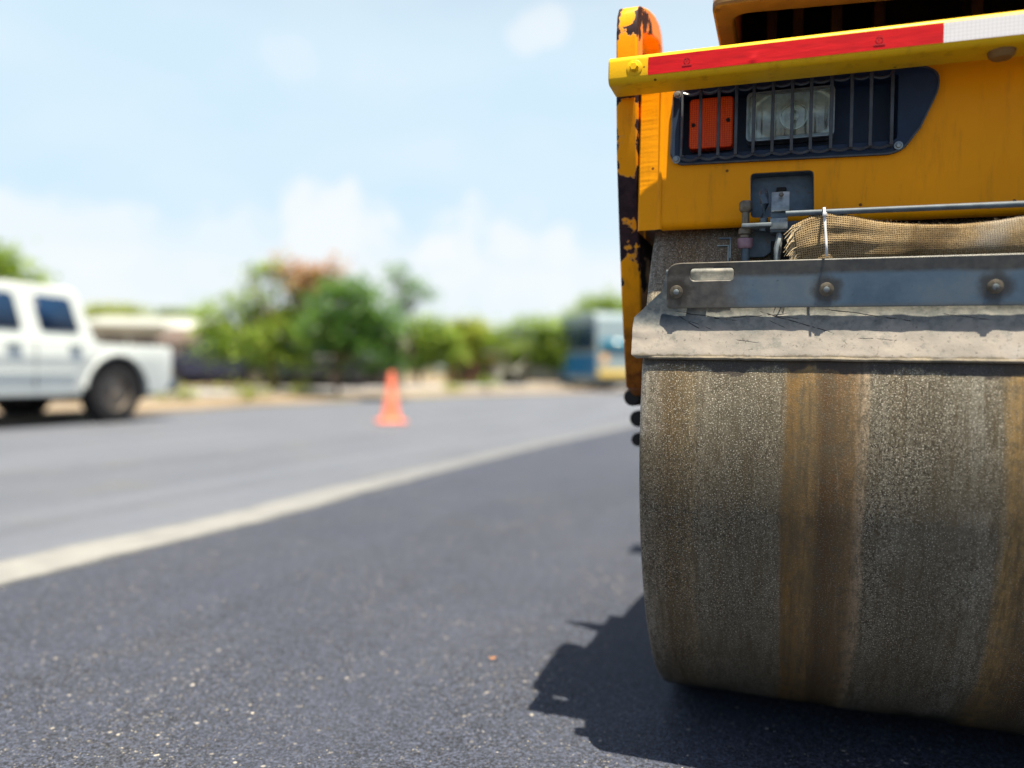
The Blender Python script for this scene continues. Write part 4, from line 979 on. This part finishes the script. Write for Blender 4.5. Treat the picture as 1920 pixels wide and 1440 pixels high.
# ------------------------------------------------------------------ buildings and clutter beyond the verge
m_wall = simple('pale plaster', (0.55, 0.55, 0.53), 0.9, var=0.12, scale=1.2); m_roofg = simple('grey sheet roof', (0.33, 0.35, 0.33), 0.6, var=0.15, scale=1.0)
m_redroof = simple('red tin roof', (0.42, 0.20, 0.17), 0.7, var=0.2, scale=1.0); m_darkcl = simple('dark awning', (0.12, 0.09, 0.08), 0.8, var=0.4, scale=2)
m_post = simple('pale post', (0.45, 0.42, 0.36), 0.7)
def shed(name, px0, px1, Y, ytop, yeave, roof, wall, label, depth=6, cat='building', rz=0.0, doors=1):
    xa, xb = at(px0, Y), at(px1, Y); w = xb - xa; pm = (px0 + px1) / 2
    he = up(yeave, pm, Y); ht = up(ytop, pm, Y)
    s = thing(name, ((xa + xb) / 2, Y + depth / 2, 0), rz, label, cat)
    MB().box((0, 0, he / 2), (w, depth, he)).build('wall', wall, s)
    b = MB(); b.prism([(-depth / 2 - .4, he - .02), (-depth / 2 - .4, he + .06), (0, ht + .06), (depth / 2 + .4, he + .06), (depth / 2 + .4, he - .02), (0, ht - .02)], -w / 2 - .25, w / 2 + .25, 'x'); b.build('roof', roof, s)
    b = MB(); b.prism([(-depth / 2, he - .05), (0, ht - .05), (depth / 2, he - .05)], -w / 2, w / 2, 'x'); b.build('gable', wall, s)
    for k_ in range(doors):
        dx = -w / 2 + (k_ + .5) * w / doors
        MB().box((dx, -depth / 2 - .01, min(1.0, he * .4)), (min(1.0, w * .25), .05, min(2.0, he * .8))).build('door', m_darkcl, s)
        MB().box((dx + w / doors * .3, -depth / 2 - .01, he * .58), (w / doors * .22, .05, he * .28)).build('window', m_win, s)
    return s
shed('shed', 130, 350, 31, 588, 612, m_roofg, m_wall, 'long pale shed with grey sheet roof behind the pickup bed', doors=4)
shed('shop', 835, 925, 36, 662, 672, m_redroof, simple('brick red wall', (0.34, 0.20, 0.17), .9), 'low red roofed shop under the yellow green tree', depth=4, doors=2)
shed('kiosk', 930, 985, 36, 648, 660, m_wall, m_wall, 'small white kiosk between the red roofed shop and the bus', depth=3)
# white annex block right of shed
shed('annex', 326, 366, 29.5, 606, 618, m_wall, simple('cream wall', (0.60, 0.56, 0.50), .9), 'small cream block at the right end of the grey roofed shed', depth=3)
# market stalls in the shade under the trees
def stall(px, Y, w, label, goods):
    s = thing('market_stall', (at(px, Y), Y, 0), 0.15, label, 'market stall', 'market stalls under the roadside trees')
    for sx in (-1, 1):
        for sy in (-1, 1): MB().box((sx * w / 2, sy * .8, .8), (.06, .06, 1.6)).build('post', m_post, s)
    MB().prism([(-1.2, 1.42), (0, 1.72), (1.2, 1.42), (1.2, 1.36), (0, 1.66), (-1.2, 1.36)], -w / 2 - .2, w / 2 + .2, 'x').build('awning', m_darkcl, s)
    MB().box((0, 0, .45), (w * .9, 1.2, .7), bev=.02).build('counter', m_darkcl, s)
    for i, col in enumerate(goods):
        MB().box((-w * .35 + i * w * .7 / max(1, len(goods) - 1), -.2, .92), (w * .16, .7, .24), bev=.02).build('goods_pile', simple('goods ' + str(i), col, .7), s)
    return s
stall(385, 24.5, 2.0, 'dark market stall nearest the cream block with tan goods', [(0.4, 0.3, 0.2), (0.06, 0.07, 0.16), (0.4, 0.36, 0.28)])
stall(470, 24.5, 2.2, 'dark market stall with purple goods behind the flowering tree', [(0.30, 0.10, 0.10), (0.16, 0.05, 0.18), (0.05, 0.05, 0.14)])
stall(600, 24.5, 2.4, 'dark market stall with orange goods between the two big trees', [(0.12, 0.14, 0.22), (0.60, 0.20, 0.10), (0.5, 0.5, 0.48)])
stall(700, 25, 1.8, 'dark market stall half hidden by the dense dark tree', [(0.1, 0.15, 0.08), (0.4, 0.4, 0.38)])
def car(px, Y, rz, mat, label):
    c_ = thing('parked_car', (at(px, Y), Y, .13 if Y < 29 else 0), rz, label, 'car', 'cars parked beyond the verge')
    ar = arch(-1.25, .36, .30, .26); af = arch(1.25, .36, .30, .26)
    MB().prism([(-2.0, .35), (-1.9, .26)] + ar + af + [(1.95, .26), (2.05, .45), (2.0, .72), (1.1, .88), (-1.8, .92), (-2.02, .80)], -.8, .8, 'y').build('body', mat, c_, bevel=.03)
    b = MB(); b.prism([(-1.75, .90), (.95, .87), (.35, 1.36), (-1.2, 1.40)], -.72, .72, 'y')
    for v in b.bm.verts:
        if v.co.z > 1.1: v.co.y *= .85
    b.build('cabin', mat, c_, bevel=.03)
    for s in (-1, 1):
        b = MB(); vs = [b.bm.verts.new((x, s * (.725 - .105 * max(0, (z - .9) / .48)), z)) for x, z in ((-1.45, .95), (.72, .95), (.28, 1.30), (-1.12, 1.33))]; b.bm.faces.new(vs); b.build('side_window', m_win, c_, solid=.012)
        for x in (-1.25, 1.25): make_wheel(c_, x, s * .70, .30, .2, s)
    return c_
car(420, 22.2, R(175), simple('navy car paint', (0.03, 0.035, 0.07), .3), 'dark navy car parked in shade below the flowering tree')
car(1012, 34.0, R(172), simple('silver car paint', (0.55, 0.55, 0.55), .3), 'silver car parked under the wide bright green tree')
car(555, 22.8, R(186), simple('charcoal car paint', (0.03, 0.03, 0.04), .3), 'charcoal car parked between the flowering and dense dark trees')
# shrubs on the verge
def shrub(px, Y, w, h, mat, label, seed, n=260):
    x = at(px, Y); s = thing('shrub', (x, Y, .03), 0, label, 'shrub', 'shrubs on the dirt verge')
    b = MB(); g = random.Random(seed)
    for k_ in range(5): b.tube([(0, 0, 0), (g.uniform(-.3, .3) * w, g.uniform(-.3, .3) * w, h * .5), (g.uniform(-.5, .5) * w, g.uniform(-.4, .4) * w, h * .85)], [.012, .008, .004], 5)
    b.build('stem', m_bark, s); leaves('foliage', [(0, 0, h * .55, w * .5, w * .4, h * .45)], n, .10, mat, s, seed)
shrub(912, 24.2, .7, .55, lf_mid, 'green shrub on the verge below the yellow green tree', 1)
shrub(455, 15.2, 1.1, .28, lf_yel, 'low dry yellow shrub at the foot of the flowering tree', 2)
shrub(320, 14.2, .8, .25, lf_yel, 'low dry shrub on the verge behind the pickup', 3)
shrub(575, 18.0, .9, .3, lf_yel, 'low dry yellow shrub between the two big trunks', 4)
shrub(850, 23.0, .9, .3, lf_yel, 'low dry shrub left of the green verge shrub', 5)
shrub(745, 27.5, .5, .9, lf_dark, 'upright dark shrub behind the traffic cone', 6)
